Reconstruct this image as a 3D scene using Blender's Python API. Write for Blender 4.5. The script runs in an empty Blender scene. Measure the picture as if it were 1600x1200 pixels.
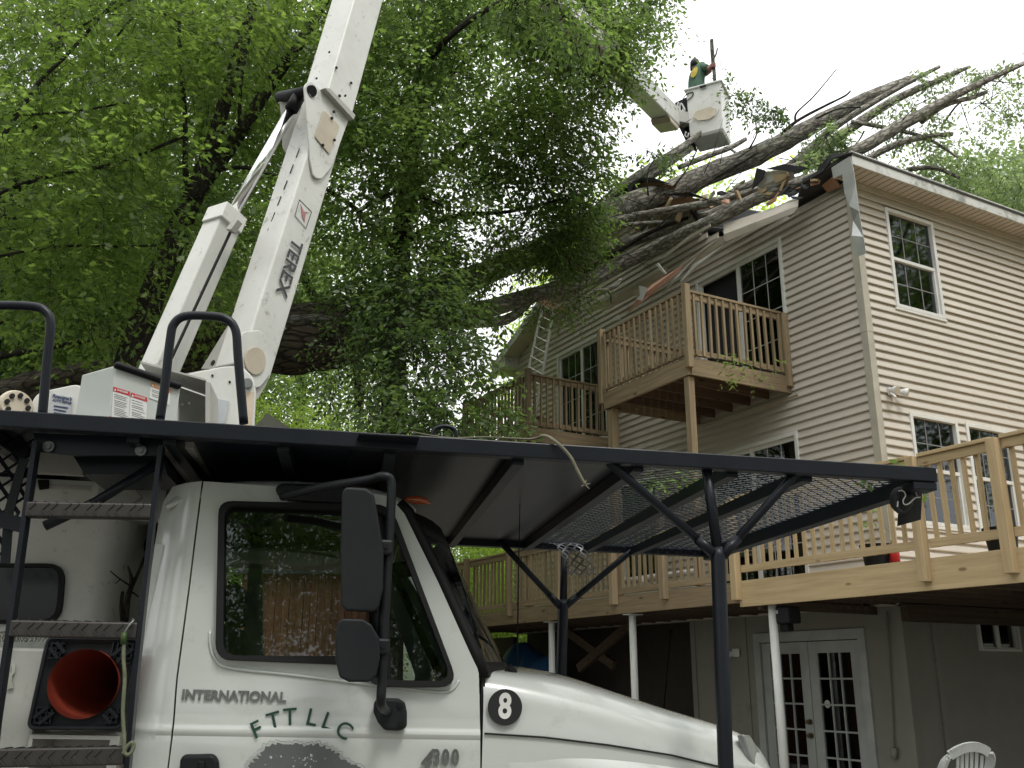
import bpy, bmesh, math, random
import numpy as np
from mathutils import Vector, Matrix, geometry, noise as mnoise
random.seed(7); RNG=np.random.default_rng(7)
R=math.radians
sc=bpy.context.scene
# ---------------------------------------------------------------- camera
F=1500.0; TH=R(17.0); RO=R(0.15); EYE=Vector((0,0,1.6))
fw=Vector((0,math.cos(TH),math.sin(TH))); up0=Vector((0,-math.sin(TH),math.cos(TH))); rt0=Vector((1,0,0))
rt=rt0*math.cos(RO)+up0*math.sin(RO); up=-rt0*math.sin(RO)+up0*math.cos(RO)
cd=bpy.data.cameras.new('camera'); cam=bpy.data.objects.new('camera',cd); sc.collection.objects.link(cam)
cd.sensor_width=36; cd.sensor_fit='HORIZONTAL'; cd.lens=36*F/1600; cd.clip_start=0.05; cd.clip_end=800
Mc=Matrix((( rt.x,up.x,-fw.x,EYE.x),(rt.y,up.y,-fw.y,EYE.y),(rt.z,up.z,-fw.z,EYE.z),(0,0,0,1)))
cam.matrix_world=Mc; sc.camera=cam
# ---------------------------------------------------------------- sky, sun, exposure (overcast)
w=bpy.data.worlds.new('World'); sc.world=w; w.use_nodes=True
nt=w.node_tree; nt.nodes.clear()
out=nt.nodes.new('ShaderNodeOutputWorld'); bg=nt.nodes.new('ShaderNodeBackground')
sky=nt.nodes.new('ShaderNodeTexSky'); sky.sky_type='NISHITA'; sky.sun_disc=False
SUN_EL,SUN_AZ=R(58),R(150)          # azimuth clockwise from +Y
sky.sun_elevation=SUN_EL; sky.sun_rotation=SUN_AZ; sky.air_density=1.0; sky.dust_density=4.0
sc1=nt.nodes.new('ShaderNodeVectorMath'); sc1.operation='SCALE'; sc1.inputs['Scale'].default_value=0.06
nt.links.new(sky.outputs[0],sc1.inputs[0])
geo=nt.nodes.new('ShaderNodeTexCoord'); sep=nt.nodes.new('ShaderNodeSeparateXYZ')
nt.links.new(geo.outputs['Generated'],sep.inputs[0])
ramp=nt.nodes.new('ShaderNodeMapRange'); ramp.inputs['From Min'].default_value=0.0; ramp.inputs['From Max'].default_value=1.0
ramp.inputs['To Min'].default_value=1.2; ramp.inputs['To Max'].default_value=1.9
nt.links.new(sep.outputs['Z'],ramp.inputs['Value'])
nz=nt.nodes.new('ShaderNodeTexNoise'); nz.inputs['Scale'].default_value=2.2; nz.inputs['Detail'].default_value=5
nt.links.new(geo.outputs['Generated'],nz.inputs['Vector'])
nr=nt.nodes.new('ShaderNodeMapRange'); nr.inputs['From Min'].default_value=.3; nr.inputs['From Max'].default_value=.7
nr.inputs['To Min'].default_value=0.93; nr.inputs['To Max'].default_value=1.07
nt.links.new(nz.outputs['Fac'],nr.inputs['Value'])
mul=nt.nodes.new('ShaderNodeMath'); mul.operation='MULTIPLY'
nt.links.new(ramp.outputs[0],mul.inputs[0]); nt.links.new(nr.outputs[0],mul.inputs[1])
cl=nt.nodes.new('ShaderNodeVectorMath'); cl.operation='SCALE'; cl.inputs[0].default_value=(0.985,1.0,1.0)
nt.links.new(mul.outputs[0],cl.inputs['Scale'])
mx=nt.nodes.new('ShaderNodeMix'); mx.data_type='VECTOR'; mx.inputs['Factor'].default_value=0.9
nt.links.new(sc1.outputs[0],mx.inputs['A']); nt.links.new(cl.outputs[0],mx.inputs['B'])
nt.links.new(mx.outputs['Result'],bg.inputs['Color']); bg.inputs['Strength'].default_value=0.95
nt.links.new(bg.outputs[0],out.inputs[0])
sl=bpy.data.lights.new('sun','SUN'); sl.energy=1.4; sl.angle=R(14); sl.color=(1,0.96,0.9)
so=bpy.data.objects.new('sun',sl); sc.collection.objects.link(so)
sd=Vector((math.sin(SUN_AZ)*math.cos(SUN_EL),math.cos(SUN_AZ)*math.cos(SUN_EL),math.sin(SUN_EL)))
so.rotation_euler=(-sd).to_track_quat('-Z','Y').to_euler()
sc.view_settings.view_transform='Standard'; sc.view_settings.look='None'
sc.view_settings.exposure=0.34; sc.view_settings.gamma=1; sc.view_settings.use_curve_mapping=False
sc.cycles.max_bounces=7; sc.cycles.transparent_max_bounces=12
# ---------------------------------------------------------------- measuring frames
def ray(x,y): return fw+rt*((x-800)/F)-up*((y-600)/F)
def at(x,y,d):                        # world point seen at photo pixel x,y, d metres ahead (horizontal)
    r=ray(x,y); return EYE+r*(d/r.y)
class Fr:
    def __init__(s,o,a,b,c): s.o=o; s.ax=(a.normalized(),b.normalized(),c.normalized())
    def mat(s): return Matrix(((s.ax[0].x,s.ax[1].x,s.ax[2].x,s.o.x),(s.ax[0].y,s.ax[1].y,s.ax[2].y,s.o.y),(s.ax[0].z,s.ax[1].z,s.ax[2].z,s.o.z),(0,0,0,1)))
    def loc(s,P): d=P-s.o; return Vector((d.dot(s.ax[0]),d.dot(s.ax[1]),d.dot(s.ax[2])))
    def px(s,x,y,axis,val):           # local point on the plane local[axis]==val along the sight line
        r=ray(x,y); n=s.ax[axis]; return s.loc(EYE+r*(((s.o+n*val-EYE).dot(n))/r.dot(n)))
YA=R(29.0)
HA=Vector((math.cos(YA),math.sin(YA),0)); HB=Vector((-math.sin(YA),math.cos(YA),0)); ZZ=Vector((0,0,1))
hc=at(1364,600,12.0); HS=Fr(Vector((hc.x,hc.y,0)),HA,HB,ZZ)      # a: along right wall, b: along left wall
ph,tl=R(9.3),R(1.2)
TT=Vector((math.cos(ph)*math.cos(tl),math.sin(ph)*math.cos(tl),-math.sin(tl))); TC=Vector((-math.sin(ph),math.cos(ph),0)); TW=TT.cross(TC)
TK=Fr(at(752,1147,3.55),TT,TC,TW)                                # u: forward, v: across (away), w: up
WD=Fr(Vector((0,0,0)),Vector((1,0,0)),Vector((0,1,0)),ZZ)
# ---------------------------------------------------------------- materials
MAT={}
def mat(name,col,rough=.6,metal=0,col2=None,ns=6,na=.5,bump=0,bs=30,stretch=None,spec=.5,coat=0,trans=0,island=0,dirt=None,dirts=4):
    if name in MAT: return MAT[name]
    m=bpy.data.materials.new(name); m.use_nodes=True; t=m.node_tree; n=t.nodes; l=t.links
    p=n['Principled BSDF']; p.inputs['Roughness'].default_value=rough; p.inputs['Metallic'].default_value=metal
    p.inputs['Specular IOR Level'].default_value=spec; p.inputs['Coat Weight'].default_value=coat; p.inputs['Coat Roughness'].default_value=.06
    tc=n.new('ShaderNodeTexCoord'); mp=n.new('ShaderNodeMapping'); l.new(tc.outputs['Object'],mp.inputs[0])
    if stretch: mp.inputs['Scale'].default_value=stretch
    nz=n.new('ShaderNodeTexNoise'); nz.inputs['Scale'].default_value=ns; nz.inputs['Detail'].default_value=8; nz.inputs['Roughness'].default_value=.62
    l.new(mp.outputs[0],nz.inputs['Vector'])
    c2=col2 or tuple(c*.75 for c in col)
    mr=n.new('ShaderNodeMapRange'); mr.inputs['From Min'].default_value=.5-.25*na-.02; mr.inputs['From Max'].default_value=.5+.25/max(na,.2)*.5
    l.new(nz.outputs['Fac'],mr.inputs['Value'])
    mi=n.new('ShaderNodeMix'); mi.data_type='RGBA'; mi.inputs['A'].default_value=(*c2,1); mi.inputs['B'].default_value=(*col,1)
    l.new(mr.outputs[0],mi.inputs['Factor']); last=mi.outputs['Result']
    if dirt:
        n2=n.new('ShaderNodeTexNoise'); n2.inputs['Scale'].default_value=dirts; n2.inputs['Detail'].default_value=10; n2.inputs['Roughness'].default_value=.75
        l.new(tc.outputs['Object'],n2.inputs['Vector'])
        m2=n.new('ShaderNodeMapRange'); m2.inputs['From Min'].default_value=dirt[3]; m2.inputs['From Max'].default_value=dirt[3]+.12
        m2.inputs['To Max'].default_value=dirt[4]; l.new(n2.outputs['Fac'],m2.inputs['Value'])
        x=n.new('ShaderNodeMix'); x.data_type='RGBA'; x.inputs['B'].default_value=(*dirt[:3],1); l.new(last,x.inputs['A']); l.new(m2.outputs[0],x.inputs['Factor']); last=x.outputs['Result']
    if island:
        g=n.new('ShaderNodeNewGeometry'); hv=n.new('ShaderNodeHueSaturation'); mm=n.new('ShaderNodeMapRange')
        mm.inputs['To Min'].default_value=1-island; mm.inputs['To Max'].default_value=1+island
        oi=n.new('ShaderNodeObjectInfo'); l.new(oi.outputs['Random'],mm.inputs['Value']) if island<0 else l.new(oi.outputs['Random'],mm.inputs['Value'])
        l.new(mm.outputs[0],hv.inputs['Value']); l.new(last,hv.inputs['Color']); last=hv.outputs['Color']
    l.new(last,p.inputs['Base Color'])
    if bump:
        nb=n.new('ShaderNodeTexNoise'); nb.inputs['Scale'].default_value=bs; nb.inputs['Detail'].default_value=6; l.new(mp.outputs[0],nb.inputs['Vector'])
        b=n.new('ShaderNodeBump'); b.inputs['Strength'].default_value=bump; b.inputs['Distance'].default_value=.02; l.new(nb.outputs['Fac'],b.inputs['Height']); l.new(b.outputs[0],p.inputs['Normal'])
    MAT[name]=m; return m
def leafmat(name,c1,c2,tr,ty=(1.0,1.0,1.0)):
    m=bpy.data.materials.new(name); m.use_nodes=True; t=m.node_tree; n=t.nodes; l=t.links; n.clear()
    o=n.new('ShaderNodeOutputMaterial'); d=n.new('ShaderNodeBsdfPrincipled'); d.inputs['Roughness'].default_value=.42; d.inputs['Specular IOR Level'].default_value=.45
    tr_=n.new('ShaderNodeBsdfTranslucent'); x=n.new('ShaderNodeMixShader'); x.inputs[0].default_value=tr
    g=n.new('ShaderNodeNewGeometry'); mi=n.new('ShaderNodeMix'); mi.data_type='RGBA'; mi.inputs['A'].default_value=(*c1,1); mi.inputs['B'].default_value=(*c2,1)
    tc=n.new('ShaderNodeTexCoord'); nz=n.new('ShaderNodeTexNoise'); nz.inputs['Scale'].default_value=.55; nz.inputs['Detail'].default_value=3; l.new(tc.outputs['Object'],nz.inputs['Vector'])
    a=n.new('ShaderNodeMath'); a.operation='MULTIPLY_ADD'; a.inputs[1].default_value=.55; l.new(g.outputs['Random Per Island'],a.inputs[0])
    mr=n.new('ShaderNodeMapRange'); mr.inputs['From Min'].default_value=.35; mr.inputs['From Max'].default_value=.65; mr.inputs['To Max'].default_value=.5; l.new(nz.outputs['Fac'],mr.inputs['Value'])
    l.new(mr.outputs[0],a.inputs[2]); l.new(a.outputs[0],mi.inputs['Factor']); l.new(mi.outputs['Result'],d.inputs['Base Color'])
    gm=n.new('ShaderNodeMix'); gm.data_type='RGBA'; gm.blend_type='MULTIPLY'; gm.inputs['Factor'].default_value=1; gm.inputs['B'].default_value=(*[2.65*q for q in ty],1); gm.clamp_result=False
    l.new(mi.outputs['Result'],gm.inputs['A']); l.new(gm.outputs['Result'],tr_.inputs['Color'])
    l.new(d.outputs[0],x.inputs[1]); l.new(tr_.outputs[0],x.inputs[2]); l.new(x.outputs[0],o.inputs[0]); MAT[name]=m; return m
def glassmat(name,tint,alpha,rough=.03):      # thin pane: mirror-like reflection over a partly see-through tint
    m=bpy.data.materials.new(name); m.use_nodes=True; t=m.node_tree; n=t.nodes; l=t.links; n.clear()
    o=n.new('ShaderNodeOutputMaterial'); tr=n.new('ShaderNodeBsdfTransparent'); tr.inputs[0].default_value=(*tint,1)
    gl=n.new('ShaderNodeBsdfGlossy'); gl.inputs['Roughness'].default_value=rough; gl.inputs['Color'].default_value=(.72,.75,.78,1)
    f=n.new('ShaderNodeFresnel'); f.inputs[0].default_value=1.55
    a=n.new('ShaderNodeMath'); a.operation='MULTIPLY_ADD'; a.inputs[1].default_value=1.0; a.inputs[2].default_value=alpha; l.new(f.outputs[0],a.inputs[0])
    x=n.new('ShaderNodeMixShader'); l.new(a.outputs[0],x.inputs[0]); l.new(tr.outputs[0],x.inputs[1]); l.new(gl.outputs[0],x.inputs[2]); l.new(x.outputs[0],o.inputs[0]); MAT[name]=m; return m
def barkmat(name,c1,c2,sc_=9,moss=None):
    m=bpy.data.materials.new(name); m.use_nodes=True; t=m.node_tree; n=t.nodes; l=t.links; p=n['Principled BSDF']; p.inputs['Roughness'].default_value=.9; p.inputs['Specular IOR Level'].default_value=.2
    tc=n.new('ShaderNodeTexCoord'); uv=n.new('ShaderNodeMapping'); uv.inputs['Scale'].default_value=(1,1,1)
    l.new(tc.outputs['UV'],uv.inputs[0])
    v=n.new('ShaderNodeTexVoronoi'); v.feature='DISTANCE_TO_EDGE'; v.inputs['Scale'].default_value=sc_
    nz=n.new('ShaderNodeTexNoise'); nz.inputs['Scale'].default_value=sc_*1.6; nz.inputs['Detail'].default_value=9; nz.inputs['Roughness'].default_value=.7; l.new(uv.outputs[0],nz.inputs['Vector'])
    ad=n.new('ShaderNodeMix'); ad.data_type='VECTOR'; ad.inputs['Factor'].default_value=.18; l.new(uv.outputs[0],ad.inputs['A']); l.new(nz.outputs['Color'],ad.inputs['B']); l.new(ad.outputs['Result'],v.inputs['Vector'])
    r=n.new('ShaderNodeMapRange'); r.inputs['From Max'].default_value=.16; l.new(v.outputs['Distance'],r.inputs['Value'])
    mu=n.new('ShaderNodeMath'); mu.operation='MULTIPLY'; l.new(r.outputs[0],mu.inputs[0]); l.new(nz.outputs['Fac'],mu.inputs[1])
    mi=n.new('ShaderNodeMix'); mi.data_type='RGBA'; mi.inputs['A'].default_value=(*c1,1); mi.inputs['B'].default_value=(*c2,1)
    mr=n.new('ShaderNodeMapRange'); mr.inputs['From Min'].default_value=.1; mr.inputs['From Max'].default_value=.6; l.new(mu.outputs[0],mr.inputs['Value']); l.new(mr.outputs[0],mi.inputs['Factor']); last=mi.outputs['Result']
    if moss:
        n2=n.new('ShaderNodeTexNoise'); n2.inputs['Scale'].default_value=5; n2.inputs['Detail'].default_value=8; n2.inputs['Roughness'].default_value=.7; l.new(tc.outputs['Object'],n2.inputs['Vector'])
        m2=n.new('ShaderNodeMapRange'); m2.inputs['From Min'].default_value=.56; m2.inputs['From Max'].default_value=.62; m2.inputs['To Max'].default_value=.75; l.new(n2.outputs['Fac'],m2.inputs['Value'])
        x=n.new('ShaderNodeMix'); x.data_type='RGBA'; x.inputs['B'].default_value=(*moss,1); l.new(last,x.inputs['A']); l.new(m2.outputs[0],x.inputs['Factor']); last=x.outputs['Result']
    l.new(last,p.inputs['Base Color'])
    b=n.new('ShaderNodeBump'); b.inputs['Strength'].default_value=.9; b.inputs['Distance'].default_value=.03; l.new(mu.outputs[0],b.inputs['Height']); l.new(b.outputs[0],p.inputs['Normal']); MAT[name]=m; return m
def woodmat(name,c,c2,axis=0,rough=.75,knots=True,var=.12):
    # grain stretched along the given local axis
    m=bpy.data.materials.new(name); m.use_nodes=True; t=m.node_tree; n=t.nodes; l=t.links; p=n['Principled BSDF']; p.inputs['Roughness'].default_value=rough; p.inputs['Specular IOR Level'].default_value=.3
    tc=n.new('ShaderNodeTexCoord'); mp=n.new('ShaderNodeMapping'); s=[14,14,14]; s[axis]=.7; mp.inputs['Scale'].default_value=s; l.new(tc.outputs['Object'],mp.inputs[0])
    oi=n.new('ShaderNodeObjectInfo'); of=n.new('ShaderNodeVectorMath'); of.operation='ADD'; cb=n.new('ShaderNodeCombineXYZ'); q=n.new('ShaderNodeMath'); q.operation='MULTIPLY'; q.inputs[1].default_value=37; l.new(oi.outputs['Random'],q.inputs[0]); l.new(q.outputs[0],cb.inputs[0]); l.new(q.outputs[0],cb.inputs[2]); l.new(mp.outputs[0],of.inputs[0]); l.new(cb.outputs[0],of.inputs[1])
    nz=n.new('ShaderNodeTexNoise'); nz.inputs['Scale'].default_value=1.6; nz.inputs['Detail'].default_value=9; nz.inputs['Roughness'].default_value=.65; l.new(of.outputs[0],nz.inputs['Vector'])
    mr=n.new('ShaderNodeMapRange'); mr.inputs['From Min'].default_value=.32; mr.inputs['From Max'].default_value=.68; l.new(nz.outputs['Fac'],mr.inputs['Value'])
    mi=n.new('ShaderNodeMix'); mi.data_type='RGBA'; mi.inputs['A'].default_value=(*c2,1); mi.inputs['B'].default_value=(*c,1); l.new(mr.outputs[0],mi.inputs['Factor']); last=mi.outputs['Result']
    if knots:
        v=n.new('ShaderNodeTexVoronoi'); mp2=n.new('ShaderNodeMapping'); s=[7,7,7]; s[axis]=2.6; mp2.inputs['Scale'].default_value=s; l.new(tc.outputs['Object'],mp2.inputs[0]); l.new(mp2.outputs[0],v.inputs['Vector']); v.inputs['Scale'].default_value=1
        kr=n.new('ShaderNodeMapRange'); kr.inputs['From Min'].default_value=.10; kr.inputs['From Max'].default_value=.16; kr.inputs['To Min'].default_value=.75; kr.inputs['To Max'].default_value=0; l.new(v.outputs['Distance'],kr.inputs['Value'])
        x=n.new('ShaderNodeMix'); x.data_type='RGBA'; x.inputs['B'].default_value=(c2[0]*.35,c2[1]*.28,c2[2]*.25,1); l.new(last,x.inputs['A']); l.new(kr.outputs[0],x.inputs['Factor']); last=x.outputs['Result']
    hv=n.new('ShaderNodeHueSaturation'); mm=n.new('ShaderNodeMapRange'); mm.inputs['To Min'].default_value=1-var; mm.inputs['To Max'].default_value=1+var; l.new(oi.outputs['Random'],mm.inputs['Value']); l.new(mm.outputs[0],hv.inputs['Value']); l.new(last,hv.inputs['Color'])
    l.new(hv.outputs[0],p.inputs['Base Color'])
    b=n.new('ShaderNodeBump'); b.inputs['Strength'].default_value=.35; b.inputs['Distance'].default_value=.006; l.new(nz.outputs['Fac'],b.inputs['Height']); l.new(b.outputs[0],p.inputs['Normal']); MAT[name]=m; return m
# ---------------------------------------------------------------- object helpers
COL=sc.collection
class MB:
    def __init__(s): s.v=[]; s.f=[]; s.uv=None
    def add(s,vs,fs):
        o=len(s.v); s.v+= [tuple(x) for x in vs]; s.f+=[tuple(i+o for i in f) for f in fs]; return s
    def box(s,a,b):
        x0,y0,z0=[min(p,q) for p,q in zip(a,b)]; x1,y1,z1=[max(p,q) for p,q in zip(a,b)]
        return s.add([(x0,y0,z0),(x1,y0,z0),(x1,y1,z0),(x0,y1,z0),(x0,y0,z1),(x1,y0,z1),(x1,y1,z1),(x0,y1,z1)],[(0,3,2,1),(4,5,6,7),(0,1,5,4),(1,2,6,5),(2,3,7,6),(3,0,4,7)])
    def beam(s,p,q,w,h,upv=(0,0,1)):   # rectangular bar from p to q
        p=Vector(p); q=Vector(q); d=(q-p).normalized(); u=Vector(upv); sx=d.cross(u)
        if sx.length<1e-4: sx=d.cross(Vector((1,0,0)))
        sx.normalize(); uz=sx.cross(d).normalized(); sx*=w/2; uz*=h/2
        return s.add([p-sx-uz,p+sx-uz,p+sx+uz,p-sx+uz,q-sx-uz,q+sx-uz,q+sx+uz,q-sx+uz],[(0,1,2,3),(4,7,6,5),(0,4,5,1),(1,5,6,2),(2,6,7,3),(3,7,4,0)])
    def tube(s,pts,rad,n=10,cap=True,sq=1.0):
        pts=[Vector(p) for p in pts]; 
        if not hasattr(rad,'__len__'): rad=[rad]*len(pts)
        o=len(s.v); prev=None
        for i,p in enumerate(pts):
            d=(pts[min(i+1,len(pts)-1)]-pts[max(i-1,0)]).normalized()
            if prev is None: a=d.orthogonal().normalized()
            else: a=(prev-d*prev.dot(d)).normalized()
            prev=a; b=d.cross(a)
            for k in range(n):
                t=2*math.pi*k/n; s.v.append(tuple(p+(a*math.cos(t)+b*math.sin(t)*sq)*rad[i]))
        for i in range(len(pts)-1):
            for k in range(n):
                k2=(k+1)%n; s.f.append((o+i*n+k,o+i*n+k2,o+(i+1)*n+k2,o+(i+1)*n+k))
        if cap: s.f.append(tuple(o+k for k in range(n))[::-1]); s.f.append(tuple(o+(len(pts)-1)*n+k for k in range(n)))
        return s
    def prism(s,poly,d):               # polygon (3d points) pushed along vector d
        n=len(poly); d=Vector(d); P=[Vector(p) for p in poly]; Q=[p+d for p in P]
        return s.add(P+Q,[tuple(range(n))[::-1],tuple(range(n,2*n))]+[(i,(i+1)%n,n+(i+1)%n,n+i) for i in range(n)])
    def disc(s,c,nrm,r,n=24,t=.004,ry=None):
        c=Vector(c); nrm=Vector(nrm).normalized(); a=nrm.orthogonal().normalized(); b=nrm.cross(a)
        return s.prism([c+a*math.cos(2*math.pi*k/n)*r+b*math.sin(2*math.pi*k/n)*(ry or r) for k in range(n)],nrm*t)
    def build(s,name,m,parent=None,smooth=False,bevel=0,bseg=2,**kw):
        me=bpy.data.meshes.new(name); me.from_pydata(s.v,[],s.f); me.update()
        b=bmesh.new(); b.from_mesh(me); bmesh.ops.recalc_face_normals(b,faces=b.faces[:]); b.to_mesh(me); b.free()
        return mk(name,me,m,parent,smooth,bevel,bseg,**kw)
def mk(name,me,m,parent=None,smooth=False,bevel=0,bseg=2,**kw):
    o=bpy.data.objects.new(name,me); COL.objects.link(o)
    if m is not None and not me.materials: me.materials.append(MAT[m] if isinstance(m,str) else m)
    if parent: o.parent=parent
    if smooth: me.polygons.foreach_set('use_smooth',[len(p.vertices)<=4 for p in me.polygons])
    if bevel:
        q=o.modifiers.new('bevel','BEVEL'); q.width=bevel; q.segments=bseg; q.limit_method='ANGLE'; q.angle_limit=R(35); q.harden_normals=False
    for k,v in kw.items(): o[k]=v
    return o
def tag(o,label,cat,group=None):
    o['label']=label; o['category']=cat
    if group: o['group']=group
    return o
def thing(name,label,cat,frame=None,loc=None,group=None):
    o=bpy.data.objects.new(name,None); o.empty_display_size=.2; COL.objects.link(o)
    if frame is not None: o.matrix_world=frame.mat()
    if loc is not None: o.location=loc
    return tag(o,label,cat,group)
def struct(o): o['kind']='structure'; return o
def dup(src,parent=None):
    c=src.copy(); COL.objects.link(c)
    if parent: c.parent=parent
    for ch in src.children: dup(ch,c)
    return c
def inst(src_me,name,m,parent,loc=(0,0,0),scale=None,rot=None,**kw):
    o=mk(name,src_me,m,parent,**kw); o.location=loc
    if scale: o.scale=scale
    if rot: o.rotation_euler=rot
    return o
def text_mesh(txt,size,ext=.002,offset=0,shear=0,align='CENTER'):
    c=bpy.data.curves.new('lettering','FONT'); c.body=txt; c.size=size; c.extrude=ext; c.offset=offset; c.shear=shear; c.align_x=align; c.align_y='CENTER'; c.resolution_u=4
    o=bpy.data.objects.new('lettering',c); COL.objects.link(o); dg=bpy.context.evaluated_depsgraph_get(); dg.update()
    me=bpy.data.meshes.new_from_object(o.evaluated_get(dg)); bpy.data.objects.remove(o); me.materials.clear(); return me
def basis(o,x,y,orig):                # local matrix: x axis, y axis, origin
    x=Vector(x).normalized(); y=Vector(y); y=(y-x*y.dot(x)).normalized(); z=x.cross(y)
    o.matrix_local=Matrix(((x.x,y.x,z.x,orig[0]),(x.y,y.y,z.y,orig[1]),(x.z,y.z,z.z,orig[2]),(0,0,0,1)))
def smooth_poly(pts,n=6,rad=None):
    # Catmull-Rom through points (and radii)
    P=[Vector(p) for p in pts]; out=[];rr=[]
    for i in range(len(P)-1):
        p0=P[max(i-1,0)];p1=P[i];p2=P[i+1];p3=P[min(i+2,len(P)-1)]
        for k in range(n):
            t=k/n; out.append(.5*((2*p1)+(p2-p0)*t+(2*p0-5*p1+4*p2-p3)*t*t+(3*p1-p0-3*p2+p3)*t**3))
            if rad is not None: rr.append(rad[i]*(1-t)+rad[i+1]*t)
    out.append(P[-1]); 
    if rad is not None: rr.append(rad[-1]); return out,rr
    return out
# base materials
mat('siding',(.545,.495,.43),.5,col2=(.485,.44,.385),ns=1.3,bump=.05,bs=60,dirt=(.26,.23,.18,.60,.35),dirts=1.5,island=.035)
mat('trim_white',(.68,.68,.66),.45,col2=(.58,.58,.55),ns=3,dirt=(.25,.25,.2,.63,.5))
mat('trim_beige',(.46,.43,.355),.5,ns=3)
mat('fascia',(.60,.60,.58),.5,col2=(.5,.5,.48),ns=2,dirt=(.14,.15,.12,.5,.75),dirts=3)
mat('soffit',(.56,.50,.43),.5,ns=2)
mat('shingle',(.06,.06,.062),.95,col2=(.035,.035,.037),ns=20,bump=.4,bs=120)
mat('felt',(.025,.025,.03),.6)
mat('sheathing',(.38,.21,.12),.8,col2=(.24,.125,.075),ns=9,stretch=(1,6,1))
mat('plywood',(.42,.31,.18),.8,ns=9)
mat('torn_wood',(.55,.33,.24),.8,col2=(.38,.2,.14),ns=14,stretch=(1,1,5))
mat('label_dim',(.42,.43,.42),.5); mat('muntin_grey',(.22,.22,.22),.5); mat('dark_glass',(.008,.010,.012),.15,spec=.25)
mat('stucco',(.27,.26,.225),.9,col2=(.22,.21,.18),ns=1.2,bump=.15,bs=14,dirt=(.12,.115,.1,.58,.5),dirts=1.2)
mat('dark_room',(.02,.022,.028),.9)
mat('curtain',(.20,.27,.22),.9,col2=(.10,.15,.12),ns=1,stretch=(12,12,.5))
mat('bright_white',(.75,.76,.75),.4)
mat('black_plastic',(.007,.008,.010),.45,spec=.22,col2=(.012,.013,.015),ns=5,bump=.05,bs=200)
mat('void_shade',(.05,.038,.03),.9)
glassmat('window_glass',(.55,.6,.62),.06)
woodmat('new_wood_x',(.50,.385,.225),(.37,.265,.145),0); woodmat('new_wood_y',(.50,.385,.225),(.37,.265,.145),1); woodmat('new_wood_z',(.49,.375,.22),(.37,.265,.145),2,knots=False)
woodmat('old_wood_x',(.30,.23,.14),(.155,.115,.07),0); woodmat('old_wood_y',(.30,.23,.14),(.155,.115,.07),1); woodmat('old_wood_z',(.31,.24,.145),(.165,.125,.075),2,knots=False,var=.2)
woodmat('mid_wood_y',(.33,.25,.15),(.20,.145,.09),1); woodmat('mid_wood_z',(.34,.265,.16),(.215,.16,.10),2,knots=False,var=.18)
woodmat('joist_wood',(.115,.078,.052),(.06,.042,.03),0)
# ================================================================ GROUND
g=MB(); N=40
gv=[];gf=[]
for i in range(N+1):
    for j in range(N+1):
        x=-150+300*i/N; y=-60+260*j/N; rr=math.hypot(x-2,y-8)
        z=max(0,(rr-30))*.10+ (mnoise.noise(Vector((x*.05,y*.05,0)))*1.2 if rr>22 else 0)
        gv.append((x,y,z if rr>22 else 0))
for i in range(N):
    for j in range(N):
        a=i*(N+1)+j; gf.append((a,a+N+1,a+N+2,a+1))
g.add(gv,gf)
mat('soil',(.12,.105,.07),.95,col2=(.06,.075,.035),ns=.8,bump=.3,bs=8)
mat('gravel',(.24,.225,.2),.95,col2=(.13,.12,.105),ns=25,bump=.5,bs=60)
struct(g.build('ground','soil',smooth=True))
struct(MB().add([(-9,-8,.004),(12,-8,.004),(12,20,.004),(-9,20,.004)],[(0,1,2,3)]).build('driveway','gravel'))
mat('slab',(.30,.29,.27),.9,col2=(.22,.21,.19),ns=2,bump=.2,bs=40)
pt_=MB().box((-3.2,-6.5,-.05),(-.002,9.5,.15)).box((-.001,-6.5,-.05),(9,-.002,.15)).build('patio','slab'); struct(pt_); pt_.matrix_world=HS.mat()
# ================================================================ HOUSE
house=thing('vinyl_sided_house','beige vinyl-sided house with its gable roof crushed under the fallen tree','house',HS)
LENB,LENA=9.62,13.0
def top(b):                                   # crushed outline of the gable wall
    P=[(0,8.30),(.5,8.30),(1.0,8.30),(2.6,8.52),(3.1,8.75),(3.5,9.45),(4.0,9.85),(4.85,10.25),(9.62,8.30)]
    for (b0,z0),(b1,z1) in zip(P,P[1:]):
        if b0<=b<=b1: return z0+(z1-z0)*(b-b0)/(b1-b0)
    return 8.3
def fpos(face,s,z,off): return (-off,s,z) if face=='L' else (s,-off,z)
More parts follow.
